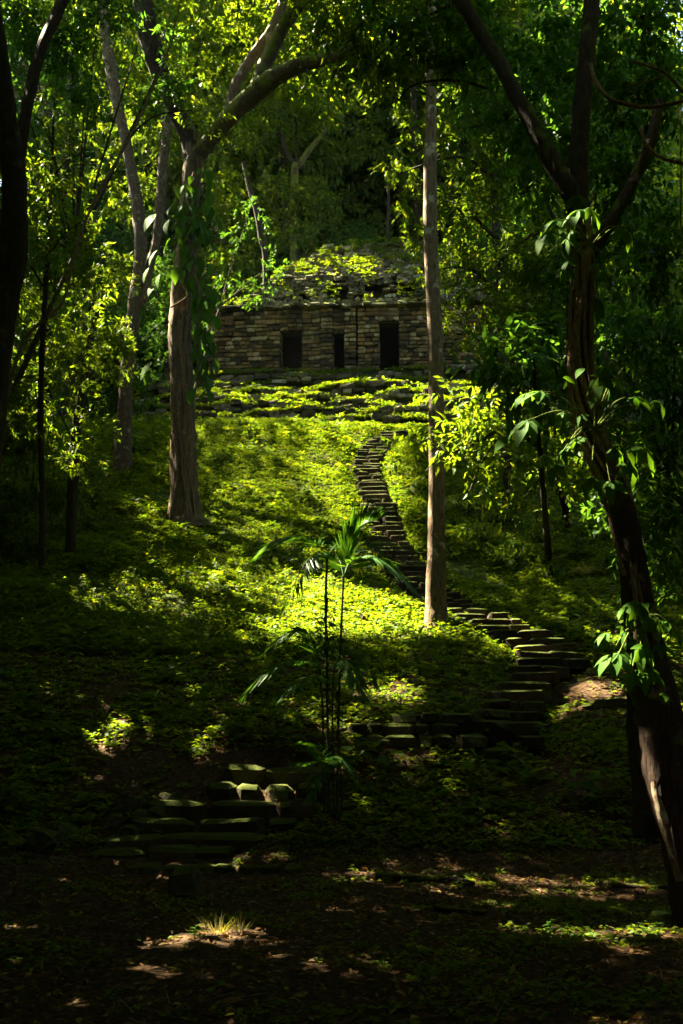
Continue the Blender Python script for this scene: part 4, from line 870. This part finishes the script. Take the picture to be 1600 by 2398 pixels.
# bushes spilling over the left shoulder of the temple roof
def roof_bush(label, items, L, W):
    CC, DD = [], []
    c0 = to_world([items[0][:3]])[0]; t = thing('roof_shrub', label, 'shrub', c0)
    for x, y, z, r in items:
        c = to_world([(x, y, z)])[0]; a, d = blob_pts(c, np.array([r, r * .6, r * .6]), int(90 * r * r) + 20, .4); CC.append(a); DD.append(d + [0, -.2, .3])
    C_, D_ = np.concatenate(CC), np.concatenate(DD); k = sun_keep(C_); V, F = sprays(C_[k], D_[k], 7, L, W, .3); part('foliage', V, F, M['leaf_yellow'], t)
    Vt, Ft = tube(np.array([c0 - [0,0,.6], c0, c0 + [.2,0,.4]]), np.array([.04,.03,.01]), 6, 0, 4); part('stem', Vt, Ft, M['bark_dark'], t)
roof_bush('green bushes draped over the left shoulder of the temple roof', [(-4.9,.8,3.75,.8),(-4.0,.8,3.8,.9),(-3.2,.9,4.0,.9),(-2.5,1.0,4.3,.8),(-3.4,1.2,4.9,.8),(-2.2,1.3,5.3,.6),(-5.7,.8,3.7,.5),(-4.3,1.4,4.7,.7),(-2.8,1.6,5.8,.6),(-1.9,2.0,6.3,.5)], .14, .07)
roof_bush('small fern tuft on the temple frieze beside the middle niche', [(1.75,.2,3.85,.25),(2.0,.3,3.8,.2)], .10, .04)
roof_bush('low weeds growing along the temple roof crest', [(0,2.8,7.7,.5),(1.0,3.0,8.1,.4),(2.2,3.1,8.25,.5),(3.4,3.1,8.2,.5),(-.9,2.4,7.0,.5),(4.6,3.0,8.0,.6),(5.2,2.2,7.2,.6)], .12, .05)
#MARK_CANOPY
# ------------------------------------------------------------------ high trees added around the clearing for shade: crowns close the sky except over the sunlit patches
HOST = []   # (object, top point, label)
def host(x, y, h, label):
    b = np.array([x, y, float(H(x, y))]); t = thing('shade_tree', label, 'tree', b, 'shade trees added around the clearing')
    top = b + np.array([U(-.6,.6), U(-.6,.6), h]); V, F = tube(np.array([b - [0,0,.4], b + [0,0,1.5], b * .5 + top * .5 + [.2,.1,0], top]), np.array([.55,.36,.30,.16]), 12, .12, 5, len(HOST))
    part('trunk', V, F, M['bark_dark'], t); HOST.append((t, top)); return t
lab = 'tall straight tree added at the rim of the clearing to cast shade'
for (x, y, h) in [(-6.5,3,14),(-8,9.5,16),(-9.5,15,17),(-12,20.5,18),(-14,26,20),(-16,32,20),(-18.5,39,22),(-20,46,22),(-17,12,18),(-20,20,20),(-24,30,22),(-13,2,15),
                  (6.5,3,13),(8.5,10,14),(10,15,15),(12.5,22,16),(15,29,17),(18,37,18),(0,-5,13),(-6,-8,14),(6,-7,13),(-2,-14,15),(9,-14,15),(-11,-15,15),(14,4,15),(16,14,16),(22,8,18),(26,22,19),(24,34,20),(-26,52,26),(-12,58,27),(-4,62,27),(5,64,26),(-20,64,28),(-30,75,28),(-14,76,28),(0,80,27),(14,70,26),(26,52,24),(24,84,26),(-12,-24,15),(3,-23,15),(16,-22,15),(36,10,18),(34,30,20)]: host(x, y, h, lab)
N_OWN = len(HOST)
for t_, p_ in ((treeA, P(322,-80,YA-1)), (treeA, P(760,-80,YA-.8)), (treeW, P(232,-90,YW)), (treeB, P(1013,-110,YB)), (treeC, P(1050,-70,YC+2.5)), (treeE, P(-30,-90,12))): HOST.append((t_, p_))
def outside(A, m=55, r=0.0):
    u, v, d = proj(A); m = m + r * FPX / np.maximum(d, .5); return (d < .5) | (u < -m) | (u > 1600 + m) | (v < -m)
# sun side: walk from the ground towards the sun until out of the picture, then add shading leaves
def shade_canopy(n, x0, x1, y0, y1, tmax):
    Gx = rng.uniform(x0, x1, n); Gy = rng.uniform(y0, y1, n); G0 = np.stack([Gx, Gy, H(Gx, Gy)], -1)
    tmin = np.full(n, 9.0)
    for tt in np.arange(.5, tmax, .75):      # the last point of the way that is still in the picture
        ins = ~outside(G0 + SUN[None] * tt, 60, .55); tmin[ins] = np.maximum(tt + .75, 9.0)
    found = tmin < tmax - .5; G0, tmin = G0[found], tmin[found]
    A = G0 + SUN[None] * (tmin + .5 + rng.gamma(1.6, 2.2, len(tmin)))[:, None]
    return A[outside(A, 30, .5)], G0[outside(A, 30, .5)]
Pc, Gc = shade_canopy(200000, -26, 32, -20, 50, 58); Pc = Pc[~((np.abs(Gc[:, 0]) < 8.5) & (Gc[:, 1] > 3) & (Gc[:, 1] < 47))]
Pc = np.concatenate([Pc, shade_canopy(26000, 32, 46, -20, 40, 50)[0]]); Pc = Pc[sun_keep(Pc, .30, True)]
Ps = np.concatenate([shade_canopy(150000, -8.5, 8.5, 3, 47, 58)[0], shade_canopy(12000, -6.5, 8, 2.5, 15, 40)[0]]); nearG = to_ground(Ps)[:, 1] < 18.5; Ps = np.concatenate([Ps[nearG][sun_keep(Ps[nearG], .10, True)], Ps[~nearG][sun_keep(Ps[~nearG], .22, True)]])
Pf = shade_canopy(50000, -34, 36, 49, 100, 70)[0]; Pf = Pf[sun_keep(Pf, .5, True)]
# sky side: leaves added against skylight over the plaza, behind and to the right
def slab(n, x0, x1, y0, y1, h0, h1):
    x = rng.uniform(x0, x1, n); y = rng.uniform(y0, y1, n); A = np.stack([x, y, H(x, y) + rng.uniform(h0, h1, n)], -1); return A
Pk = np.concatenate([slab(30000, -22, 22, -26, 4, 7, 16), slab(30000, 6, 30, 0, 50, 9, 20), slab(12000, -30, -9, 0, 44, 6, 16), slab(14000, -24, 24, -28, -8, .3, 9), slab(14000, 9, 26, 0, 34, .5, 11), slab(10000, -26, -7, -8, 20, .5, 9), slab(9000, -30, -13, 18, 44, 1, 11)])
Pk = Pk[outside(Pk, 330)]; Pk = Pk[sun_keep(Pk, .4, True)]
tops = np.array([h[1] for h in HOST])
def host_of(A):
    d = np.hypot(A[:, None, 0] - tops[None, :, 0], A[:, None, 1] - tops[None, :, 1]); return d.argmin(1)
for A, L, W, nm in ((Pc, .75, .42, 'crown'), (Ps, .40, .21, 'fine_shade_crown'), (Pf, 1.1, .6, 'upper_shade_crown'), (Pk, .78, .46, 'lower_crown')):  # leaf sets added out of view for shade, hung on the nearest tree
    hidx = host_of(A)
    for i in range(len(HOST)):
        B = A[hidx == i]
        if len(B) < 40: continue
        nr = norm(np.array([0, 0, 1.0]) + rng.normal(size=(len(B), 3)) * .6); axd = rdir(len(B)); axd[:, 2] -= .4
        V, F = leaves(T_QUAD, B, axd, nr, L * rng.uniform(.6, 1.2, len(B)), W * rng.uniform(.7, 1.2, len(B)))
        part(nm, V, F, M['leaf'], HOST[i][0])
        if nm == 'crown' and i < N_OWN:
            for c in B[rng.integers(0, len(B), 3)]:
                V, F = tube(np.array([HOST[i][1] - [0,0,2.5], HOST[i][1] * .5 + c * .5, c]), np.array([.14,.09,.02]), 7, .08, 4, 2)
                if outside(V, 20).all(): part('limb', V, F, M['bark_dark'], HOST[i][0])

#MARK_GROUND
# ------------------------------------------------------------------ low plants, litter and grass
def wedge(n, y0, y1, pad=1.2):
    y = np.sqrt(rng.uniform((y0 + 3) ** 2, (y1 + 3) ** 2, n)) - 3; x = rng.uniform(-1, 1, n) * (.345 * y + pad); return x, y
def herbs(x, y, z, L, W, nl, hgt, T=T_QUAD):
    n = len(x); a = rng.uniform(0, 6.28, (n, 1)) + np.arange(nl)[None] * 2.4
    ax = np.stack([np.cos(a), np.sin(a), rng.uniform(-.35, .5, (n, nl))], -1)
    h = (hgt[:, None] * rng.uniform(.25, 1, (n, nl)))
    pos = np.stack([x[:, None] + np.cos(a) * L[:, None] * .18, y[:, None] + np.sin(a) * L[:, None] * .18, z[:, None] + h], -1)
    nr = np.array([0, 0, 1.0]) + rng.normal(size=(n, nl, 3)) * .38
    LL = L[:, None] * rng.uniform(.65, 1.2, (n, nl))
    return leaves(T, pos.reshape(-1, 3), ax.reshape(-1, 3), nr.reshape(-1, 3), LL.ravel(), (LL * W).ravel())
def off_stair(x, y):
    k = np.ones(len(x), bool); s = (y > 13) & (y < 41); k[s] = (route_dist(x[s], y[s]) > .36 + .30 * rng.random(s.sum())) | (rng.random(s.sum()) < .06)
    for (u0, u1, v, Y) in LOW:
        a, b = P(u0, v, Y), P(u1, v, Y); k &= ~((x > a[0]) & (x < b[0]) & (y > Y - .15) & (y < Y + .55))
    return k
x, y = wedge(105000, 19.2, 39.6)
pn = vnoise(x * .8, y * .8, 31); ok_ = off_stair(x, y) & (rng.random(len(x)) < np.clip(.92 + .75 * pn, .10, 1)); x, y, pn = x[ok_], y[ok_], pn[ok_]
kind2 = vnoise(x * 1.3 + 5, y * 1.3, 61) + rng.normal(size=len(x)) * .35 > .55
for q, mat_, Lr, wr in ((~kind2, M['herb'], (.055, .115), .55), (kind2, M['leaf'], (.08, .17), .42)):
    X_, Y_, p_ = x[q], y[q], pn[q]
    V, F = herbs(X_, Y_, H(X_, Y_) + .01, rng.uniform(*Lr, len(X_)) * (1 + .35 * (p_ > .4)), wr, 6, .03 + .16 * rng.random(len(X_)) ** 2 + .12 * np.clip(p_, 0, 1))
    g1 = link('ground_cover', np_mesh('ground_cover', V, F), mat_); g1['kind'] = 'stuff'
x, y = wedge(5200, 13, 38); ok_ = off_stair(x, y) & (vnoise(x * .9, y * .9, 71) > .35); x, y = x[ok_], y[ok_]     # scattered taller seedlings
V, F = herbs(x, y, H(x, y) + .02, rng.uniform(.16, .30, len(x)), .42, 7, rng.uniform(.12, .42, len(x)), T_LANCE); sd = link('seedlings', np_mesh('seedlings', V, F), M['leaf']); sd['kind'] = 'stuff'
x, y = wedge(15000, 12.2, 20.5); ok_ = off_stair(x, y); x, y = x[ok_], y[ok_]; pn = vnoise(x * .9, y * .9, 33)
ok_ = rng.random(len(x)) < np.clip(.62 + .6 * pn, .08, 1); x, y = x[ok_], y[ok_]
V, F = herbs(x, y, H(x, y) + .01, rng.uniform(.06, .12, len(x)), .6, 6, .03 + .12 * rng.random(len(x)) ** 2)
g2 = link('ground_cover', np_mesh('ground_cover', V, F), M['herb']); g2['kind'] = 'stuff'
x, y = wedge(11000, 4.5, 12.4, .8); pn = vnoise(x * .9, y * 1.1, 35); ok_ = off_stair(x, y) & (rng.random(len(x)) < np.clip(.06 + .62 * (pn + .25 * (x > -.5)), .01, 1)); x, y = x[ok_], y[ok_]
V, F = herbs(x, y, H(x, y) + .003, rng.uniform(.03, .07, len(x)), .6, 6, .015 + .05 * rng.random(len(x)) ** 2)
g3 = link('weeds', np_mesh('weeds', V, F), M['herb']); g3['kind'] = 'stuff'
# taller feathery ferns in the sunny middle of the slope
x, y = wedge(2600, 19.5, 30, .5); ok_ = off_stair(x, y) & (vnoise(x * .7, y * .7, 37) > .05) & (x < 1.5); x, y = x[ok_], y[ok_]
C = np.stack([x, y, H(x, y)], -1); D = rng.normal(size=C.shape) * [.8, .8, .1] + [0, 0, .7]
V, F = sprays(C, D, 14, .11, .035, .5, 1.1, 4.2); fern = link('ferns', np_mesh('ferns', V, F), M['herb']); fern['kind'] = 'stuff'
# plants on the terrace treads
n = 30000; lx = rng.uniform(-9.2, 8.8, n); ly = rng.uniform(-6.2, -.05, n); pn = vnoise(lx * .9, ly * 1.4, 41)
ok_ = rng.random(n) < np.clip(.5 + .75 * pn, .03, 1); lx, ly = lx[ok_], ly[ok_]; lz = terrace_z(lx, ly); ok_ = lz > -8; Wd = to_world(np.stack([lx, ly - .22 * rng.random(len(lx)), lz - .04], -1)[ok_])
V, F = herbs(Wd[:, 0], Wd[:, 1], Wd[:, 2], rng.uniform(.10, .19, len(Wd)), .55, 6, .05 + .25 * rng.random(len(Wd)) ** 2)
g4 = link('terrace_weeds', np_mesh('terrace_weeds', V, F), M['herb']); g4['kind'] = 'stuff'
# ferns and weeds rooted in the roof
n = 1300; k = rng.uniform(0, 1, n); a0, b0 = -3.3 + 2.6 * k ** 1.3, 6.6 - 1.4 * k; lx = a0 + (b0 - a0) * rng.random(n); pn = vnoise(lx * 1.1, k * 6, 43)
ok_ = rng.random(n) < np.clip(.45 + .6 * pn, .05, 1); lx, k = lx[ok_], k[ok_]; Wd = to_world(np.stack([lx, RY0 + (RY1 - RY0) * k - .03, RZ0 + (RZ1 - RZ0) * k + .12], -1))
V, F = herbs(Wd[:, 0], Wd[:, 1], Wd[:, 2], rng.uniform(.09, .18, len(Wd)), .5, 6, .05 + .2 * rng.random(len(Wd)) ** 2)
n = 500; zf = rng.uniform(FZ0, FZ1, n); lx = rng.uniform(-4.4, 6.9, n); Wd = to_world(np.stack([lx, fy(zf) - .05, zf], -1)[vnoise(lx, zf * 2, 45) > .1])
V2, F2 = herbs(Wd[:, 0], Wd[:, 1], Wd[:, 2], rng.uniform(.08, .14, len(Wd)), .5, 5, .04 + .1 * rng.random(len(Wd)))
V, F = join([(V, F), (V2, F2)]); g5 = link('roof_weeds', np_mesh('roof_weeds', V, F), M['herb']); g5['kind'] = 'stuff'
# leaf litter
def litter(n, y0, y1, L0, L1, seed):
    x, y = wedge(n, y0, y1, .8); pn = vnoise(x * .7, y * .7, seed); k = rng.random(n) < np.clip(.75 + .5 * pn, .1, 1); x, y = x[k], y[k]
    A = np.stack([x, y, H(x, y) + rng.uniform(.004, .025, len(x))], -1); ax = rdir(len(x)) * [1, 1, .25]; nr = np.array([0, 0, 1.0]) + rng.normal(size=A.shape) * .35
    L = rng.uniform(L0, L1, len(x)); return leaves(T_QUAD, A, ax, nr, L, L * rng.uniform(.35, .6, len(x)))
V, F = join([litter(16000, 4.2, 12.5, .03, .085, 51), litter(9000, 12, 21, .05, .11, 53), litter(16000, 19, 38, .06, .13, 55)])
lit = link('leaf_litter', np_mesh('leaf_litter', V, F), M['litter']); lit['kind'] = 'stuff'
# litter and crumbs on the stair treads' edges are part of that litter; twigs
n = 900; x, y = wedge(n, 4.5, 19); A = np.stack([x, y, H(x, y) + .012], -1); d = rdir(n) * [1, 1, .12]; L = rng.uniform(.1, .45, n)
V, F = leaves(tpl([(0,.5,0),(1,.3,.1),(1,-.3,-.1),(0,-.5,0)], [(0,1,2),(0,2,3)]), A, d, np.tile([[0,0,1.]], (n,1)), L, np.full(n, .012)); tw = link('twigs', np_mesh('twigs', V, F), M['vine']); tw['kind'] = 'stuff'

# ------------------------------------------------------------------ palm cluster
bP = P(772, 1892, 12.4); bP[2] = float(H(bP[0], bP[1]))
palm = thing('palm', 'clump of slender-stemmed feather palms in front of the broken wall', 'palm', bP)
YP = 12.4
for k, (pts, w) in enumerate([([(772,1905),(768,1750),(766,1560),(763,1420),(766,1300)], 6), ([(790,1905),(792,1750),(796,1560),(801,1440),(805,1350)], 5), ([(760,1905),(756,1790),(757,1680),(748,1570)], 4), ([(782,1905),(780,1760),(779,1640),(782,1560)], 4), ([(800,1900),(797,1800),(792,1700),(790,1620)], 5), ([(770,1900),(762,1850),(760,1810)], 6)]):
    V, F = px_tube([(u, v, YP + .05 * (k - 2), w * (1.4 if i == 0 else 1)) for i, (u, v) in enumerate(pts)], 8, .06, 6, k); part('stem', V, F, M['stem'], palm)
def frond(pts, nl, ll, up=0.0, wd=.038, dyf=0.0):
    ll = ll * 1.4; nl = int(nl * 1.1)
    """pts (u, v, dY); leaflets both sides of the rachis"""
    W_ = np.array([P(u, v, YP + dy) for u, v, dy in pts]); p, r = catmull(W_, np.linspace(.009, .003, len(W_)), 8); Vt, Ft = tube(W_, np.linspace(.009, .003, len(W_)), 5, 0, 8)
    Ft = np.concatenate([Ft[:, [0,1,2]], Ft[:, [0,2,3]]])
    s = np.linspace(.12, 1, nl); idx = s * (len(p) - 1); i0 = np.minimum(idx.astype(int), len(p) - 2); f = (idx - i0)[:, None]
    c = p[i0] * (1 - f) + p[i0+1] * f; tg = norm(p[i0+1] - p[i0]); sd = norm(np.cross(tg, [0, 0, 1.0]) + 1e-4)
    pos, ax, L = [], [], []
    for sg in (-1, 1):
        a_ = tg * .75 + sd * sg * .62 + np.array([0, 0, up - .24]) + rng.normal(size=c.shape) * .06; pos.append(c); ax.append(a_); L.append(ll * np.sin(np.clip(s * .9 + .1, 0, 1) * 3.0) ** .5 * rng.uniform(.85, 1.1, nl) + .03)
    pos, ax, L = np.concatenate(pos), np.concatenate(ax), np.concatenate(L)
    nr = norm(np.cross(ax, np.concatenate([tg, tg])) + np.array([0, 0, .6]))
    V, F = leaves(T_LANCE, pos, ax, nr, L, np.full(len(L), wd)); V, F = join([(Vt, Ft), (V, F)])
    return part('frond', V, F, M['palm'], palm)
frond([(766,1300,0),(735,1268,-.2),(690,1255,-.4),(640,1268,-.5),(603,1298,-.55)], 26, .30)
frond([(766,1305,0),(745,1295,-.3),(715,1320,-.6),(690,1365,-.75),(668,1412,-.8)], 26, .30)
frond([(766,1302,0),(790,1272,.3),(790,1265,.6),(740,1262,.9),(690,1285,1.0)], 22, .28)
frond([(805,1350,0),(812,1305,-.1),(828,1255,-.15),(850,1228,-.2),(882,1218,-.25)], 22, .30, .75)
frond([(805,1350,0),(830,1312,-.3),(870,1302,-.5),(925,1332,-.6),(978,1388,-.6)], 28, .30)
frond([(805,1350,0),(825,1300,.3),(858,1272,.5),(888,1280,.6),(905,1320,.6)], 22, .28)
frond([(805,1352,0),(795,1312,.2),(775,1298,.5),(740,1310,.8)], 18, .24)
frond([(748,1570,0),(735,1500,-.2),(700,1475,-.3),(660,1490,-.4),(622,1520,-.4)], 24, .26)
frond([(748,1570,0),(720,1548,-.3),(670,1548,-.5),(615,1578,-.6),(572,1622,-.6)], 26, .28)
frond([(750,1580,0),(735,1580,-.3),(705,1592,-.6),(675,1608,-.7),(652,1630,-.75)], 24, .26)
frond([(782,1560,0),(792,1545,-.2),(812,1550,-.4),(832,1580,-.5),(848,1625,-.5)], 24, .26)
frond([(782,1560,0),(800,1530,.1),(835,1530,.2),(865,1560,.3),(880,1600,.3)], 22, .24)
frond([(790,1620,0),(800,1590,.2),(830,1590,.3),(858,1630,.3)], 18, .22)
frond([(760,1810,0),(758,1780,-.2),(740,1750,-.3),(708,1738,-.4)], 18, .18)
frond([(760,1812,0),(750,1795,-.3),(725,1785,-.4),(688,1786,-.5)], 18, .18)
frond([(762,1815,0),(775,1780,-.2),(800,1775,-.3),(830,1810,-.3)], 16, .18)
frond([(760,1815,0),(745,1810,-.3),(735,1830,-.5),(728,1865,-.5)], 16, .16)
# small climber on the palm stem
scl = thing('small_climber', 'little dark climber with paired leaves halfway up the palm stem', 'climbing plant', P(764, 1470, YP - .05))
V, F = px_tube([(770,1520,YP-.06,5),(764,1460,YP-.06,5),(768,1400,YP-.06,3)], 6, .05, 5, 1); part('stem', V, F, M['stem'], scl)
for k, v in enumerate(np.linspace(1515, 1400, 13)):
    p = P(765, v, YP - .08); put_leaf(scl, LEAF_O, p, ((-1) ** k * .9, -.3, U(-.5, .3)), U(.11, .19), U(-.4, .4))
V, F = blob_foliage([(740,1480,12.4,18,22),(755,1510,12.4,22,20)], .12, .05, n=7, cover=1.6, keep=False); part('foliage', V, F, M['leaf_blue'], scl)

# ------------------------------------------------------------------ small things on the ground
def rosette(name, label, u, v, n, L, W, mat, up=.5, Y=None):
    b = gpt(u, v) if Y is None else P(u, v, Y); t = thing(name, label, 'plant', b)
    for k in range(n):
        a = k * 2.399; e = U(up - .35, up + .45); p0 = np.array(b) + [0, 0, .02]; d = np.array([math.cos(a), math.sin(a), 0])
        s = np.linspace(0, 1, 6); l = L * U(.75, 1.1)
        c = p0 + d[None] * (s * l * math.cos(e))[:, None]; c[:, 2] += s * l * math.sin(e) - (s ** 2.2) * l * .55
        sd = np.array([-d[1], d[0], 0]); w = W * np.sin(np.clip(s * .8 + .2, 0, 1) * math.pi) ** .7
        V = np.concatenate([c + sd * w[:, None], c + [0, 0, -.012], c - sd * w[:, None]]); i = np.arange(5)
        F = np.concatenate([np.stack([i, i+1, i+7, i+6], -1), np.stack([i+6, i+7, i+13, i+12], -1)]); part('leaf', V, F, mat, t)
    return t
rosette('bromeliad', 'spiky pale rosette plant with long arching leaves on the dark right slope', 1372, 1350, 22, .75, .03, M['dry'], .75)
rosette('bromeliad', 'dim spiky rosette at the foot of the leaning tree', 1440, 1425, 15, .8, .025, M['leaf_blue'], .7)
bT = gpt(530, 2188); tuft = thing('grass_tuft', 'small sunlit tuft of dry grass on the dark plaza', 'grass tuft', bT)
for c in range(2):
    n = (110, 60)[c]; o_ = np.array([(-.07, .10)[c], (0, .05)[c], 0]); a = rng.uniform(0, 6.28, n); r = rng.uniform(0, 1, n) ** .7 * (.10, .06)[c]
    pos = bT + o_ + np.stack([np.cos(a) * r, np.sin(a) * r, np.zeros(n)], -1); ax = np.stack([np.cos(a) * .75, np.sin(a) * .75, rng.uniform(.1, 1.7, n)], -1)
    V, F = leaves(T_LANCE, pos, ax, rdir(n), rng.gamma(4, .026, n), np.full(n, .005)); part('blades', V, F, M['grass'], tuft)
def seedling(u, v, label, s=.07, n=9):
    b = gpt(u, v); t = thing('seedling', label, 'plant', b)
    V, F = tube(np.array([b, b + [0, 0, s * .9], b + [.01, 0, s * 1.6]]), np.array([.004, .003, .002]), 5, 0, 4); part('stem', V, F, M['petiole'], t)
    for k in range(n):
        a = k * 2.4; put_leaf(t, LEAF_O, b + [0, 0, s * (.5 + 1.1 * k / n)], (math.cos(a), math.sin(a), .15), s * U(.8, 1.2))
seedling(455, 2205, 'tiny bright seedling beside the dry grass tuft'); seedling(505, 2222, 'low seedling just in front of the dry grass tuft', .05, 7)
seedling(1290, 2190, 'small green seedling in the sunlit strip at the right of the plaza', .07); seedling(1330, 2200, 'seedling with broad leaves in the sunlit strip near the right trunk base', .08, 8)
def fallen_leaf(u, v, s, a, mat, label, group=None):
    b = gpt(u, v); V, F = leaves(T_OVATE, np.zeros((1, 3)), np.array([[math.cos(a), math.sin(a), .15]]), np.array([[.1, -.35, 1.]]), s, s * .42)
    o = link('fallen_leaf', np_mesh('fallen_leaf', V, F), mat); o.location = b + [0, 0, .02]; tag(o, label, 'leaf', group)
M['pale_leaf'] = leaf_mat('pale fallen leaf', (.16,.20,.03), (.20,.24,.04), None, trans=.2)
fallen_leaf(1522, 2150, .19, .1, M['pale_leaf'], 'large pale green fallen leaf above the sunlit strip at the right')
for u, v, s, a, lb in [(780,2085,.10,.6,'pinkish curled leaf alone on the plaza below the palm'),(740,2030,.10,2.5,'small yellowish leaf on the plaza edge below the palm'),(390,1916,.09,.3,'orange fallen leaf on the mossy stones beside the lower stair'),(320,2102,.10,.2,'orange leaf lying left of the stone block'),(200,2072,.09,2.,'dull leaf far left on the dark plaza'),(630,2260,.10,.1,'curved pale leaf in front of the grass tuft, left one'),(935,2262,.07,.4,'short pale leaf in the dark foreground right of the curved one'),(520,2362,.14,.4,'dark oval leaf near the bottom edge'),(1320,1838,.10,.8,'yellow leaf on the right bank below the second stair'),(910,1978,.12,.5,'grey-white leaf on the right bank above the plaza'),(1050,2152,.13,.2,'broad tan leaf lying in the middle distance of the plaza'),(835,2138,.12,1.2,'red-brown leaf standing at the plaza middle')]:
    fallen_leaf(u, v, s, a, M['litter'], lb)
# stones lying about
def boulder(name, label, u, v, size, meshes, cat='stone', Y=None):
    b = gpt(u, v) if Y is None else P(u, v, Y); o = bpy.data.objects.new(name, random.choice(meshes)); COL.objects.link(o); o.location = b + np.array([0, 0, size[2] * .08]); o.scale = size; o.rotation_euler = (U(-.2,.2), U(-.2,.2), U(0, 3)); return tag(o, label, cat)
ROCK = [rough_mesh(200 + k, .10, .34) for k in range(6)]
for m_ in ROCK: m_.materials.append(M['mossstone'])
BROWN = [rough_mesh(220 + k, .09, .34) for k in range(3)]
for m_ in BROWN: m_.materials.append(M['stepstone'])
boulder('rock', 'small dark rock in the middle of the brightest sunlit patch', 852, 1455, (.24,.2,.24), BROWN); boulder('rock', 'dark rock on the bank below the sunlit patch', 855, 1522, (.26,.22,.2), BROWN)
boulder('rock', 'round brown stone lying left of the grass tuft', 318, 2212, (.13,.11,.10), BROWN); boulder('rock', 'pale stone slab lying on the left bank of the hill', 395, 1348, (.5,.35,.18), BROWN)
boulder('rock', 'flat stone in the litter left of the sunlit patch', 345, 1352, (.45,.3,.12), BROWN)
for u, v, sz, lb in [(110,1985,(.55,.4,.36),'broad mossy boulder at the left foot of the slope'),(150,1968,(.36,.3,.3),'mossy stone resting against the broad boulder on the far left'),(305,1962,(.34,.3,.28),'mossy block beside the second lower step'),(285,1905,(.26,.3,.40),'upright mossy stone above the left end of the lower stair'),(320,1890,(.3,.25,.24),'rounded mossy stone highest in the heap left of the stair'),(335,1925,(.26,.25,.22),'small mossy stone in the middle of the heap left of the stair'),(265,1935,(.28,.25,.2),'low mossy stone at the left of the heap by the stair'),(370,1925,(.34,.3,.34),'squarish mossy block touching the third lower step'),(365,1965,(.36,.3,.24),'pale mossy slab leaning on the lowest step'),(400,1880,(.4,.3,.22),'mossy stone beside the fourth lower step'),
                     (1225,1790,(.5,.4,.3),'large mossy stone on the bank under the crooked stair'),(1270,1720,(.45,.4,.34),'mossy stone at the right edge of the crooked stair'),(1290,1650,(.5,.5,.34),'mossy lump above right of the crooked stair'),(1250,1830,(.4,.35,.25),'mossy stone lying lower on the right bank'),(700,1905,(.5,.3,.24),'mossy stone just right of the lower stair under the palm'),(1435,1652,(1.1,.35,.22),'long dark stone slab on the right bank near the leaning tree')]:
    boulder('mossy_stone', lb, u, v, sz, ROCK)
def stick(label, pts, r, mat='vine'):
    W_ = np.array([gpt(u, v) + [0, 0, r * .8] for u, v in pts]); t = thing('fallen_branch', label, 'branch', W_[0]); V, F = tube(W_, np.linspace(r, r * .5, len(W_)), 8, .12, 5, len(label)); part('branch', V, F, M[mat], t)
stick('short curved dead branch on the right bank', [(1370,1862),(1395,1872),(1420,1868)], .035); stick('long dark rotten branch lying on the plaza right of the kerb', [(880,2062),(960,2066),(1060,2072),(1110,2080)], .05, 'bark_dark')
stick('pale twig lying on the sunlit upper step', [(1352,1515),(1362,1526),(1370,1532)], .02); stick('thin fallen branch at the far left foot of the stair', [(120,2012),(150,2018),(190,2022)], .02)
stick('half buried root in the lit strip at the plaza middle', [(1020,2135),(1080,2142),(1140,2148)], .035, 'bark_red'); stick('dark fallen branch across the near right ground', [(1400,2075),(1480,2082),(1600,2086)], .03, 'bark_red')

# ------------------------------------------------------------------ thin forest haze
V, F = boxes([(-116, 116, -96, 136, -2.5, 110)]); hz = link('haze', np_mesh('haze', V, F)); hz['kind'] = 'stuff'
m, t, out = nodemat('haze air'); pv = N(t, 'ShaderNodeVolumePrincipled', Density=.00008); pv.inputs['Color'].default_value = (.84, .92, .88, 1); pv.inputs['Anisotropy'].default_value = .0
t.links.new(pv.outputs[0], out.inputs['Volume']); hz.data.materials.append(m)
cy.volume_bounces = 0
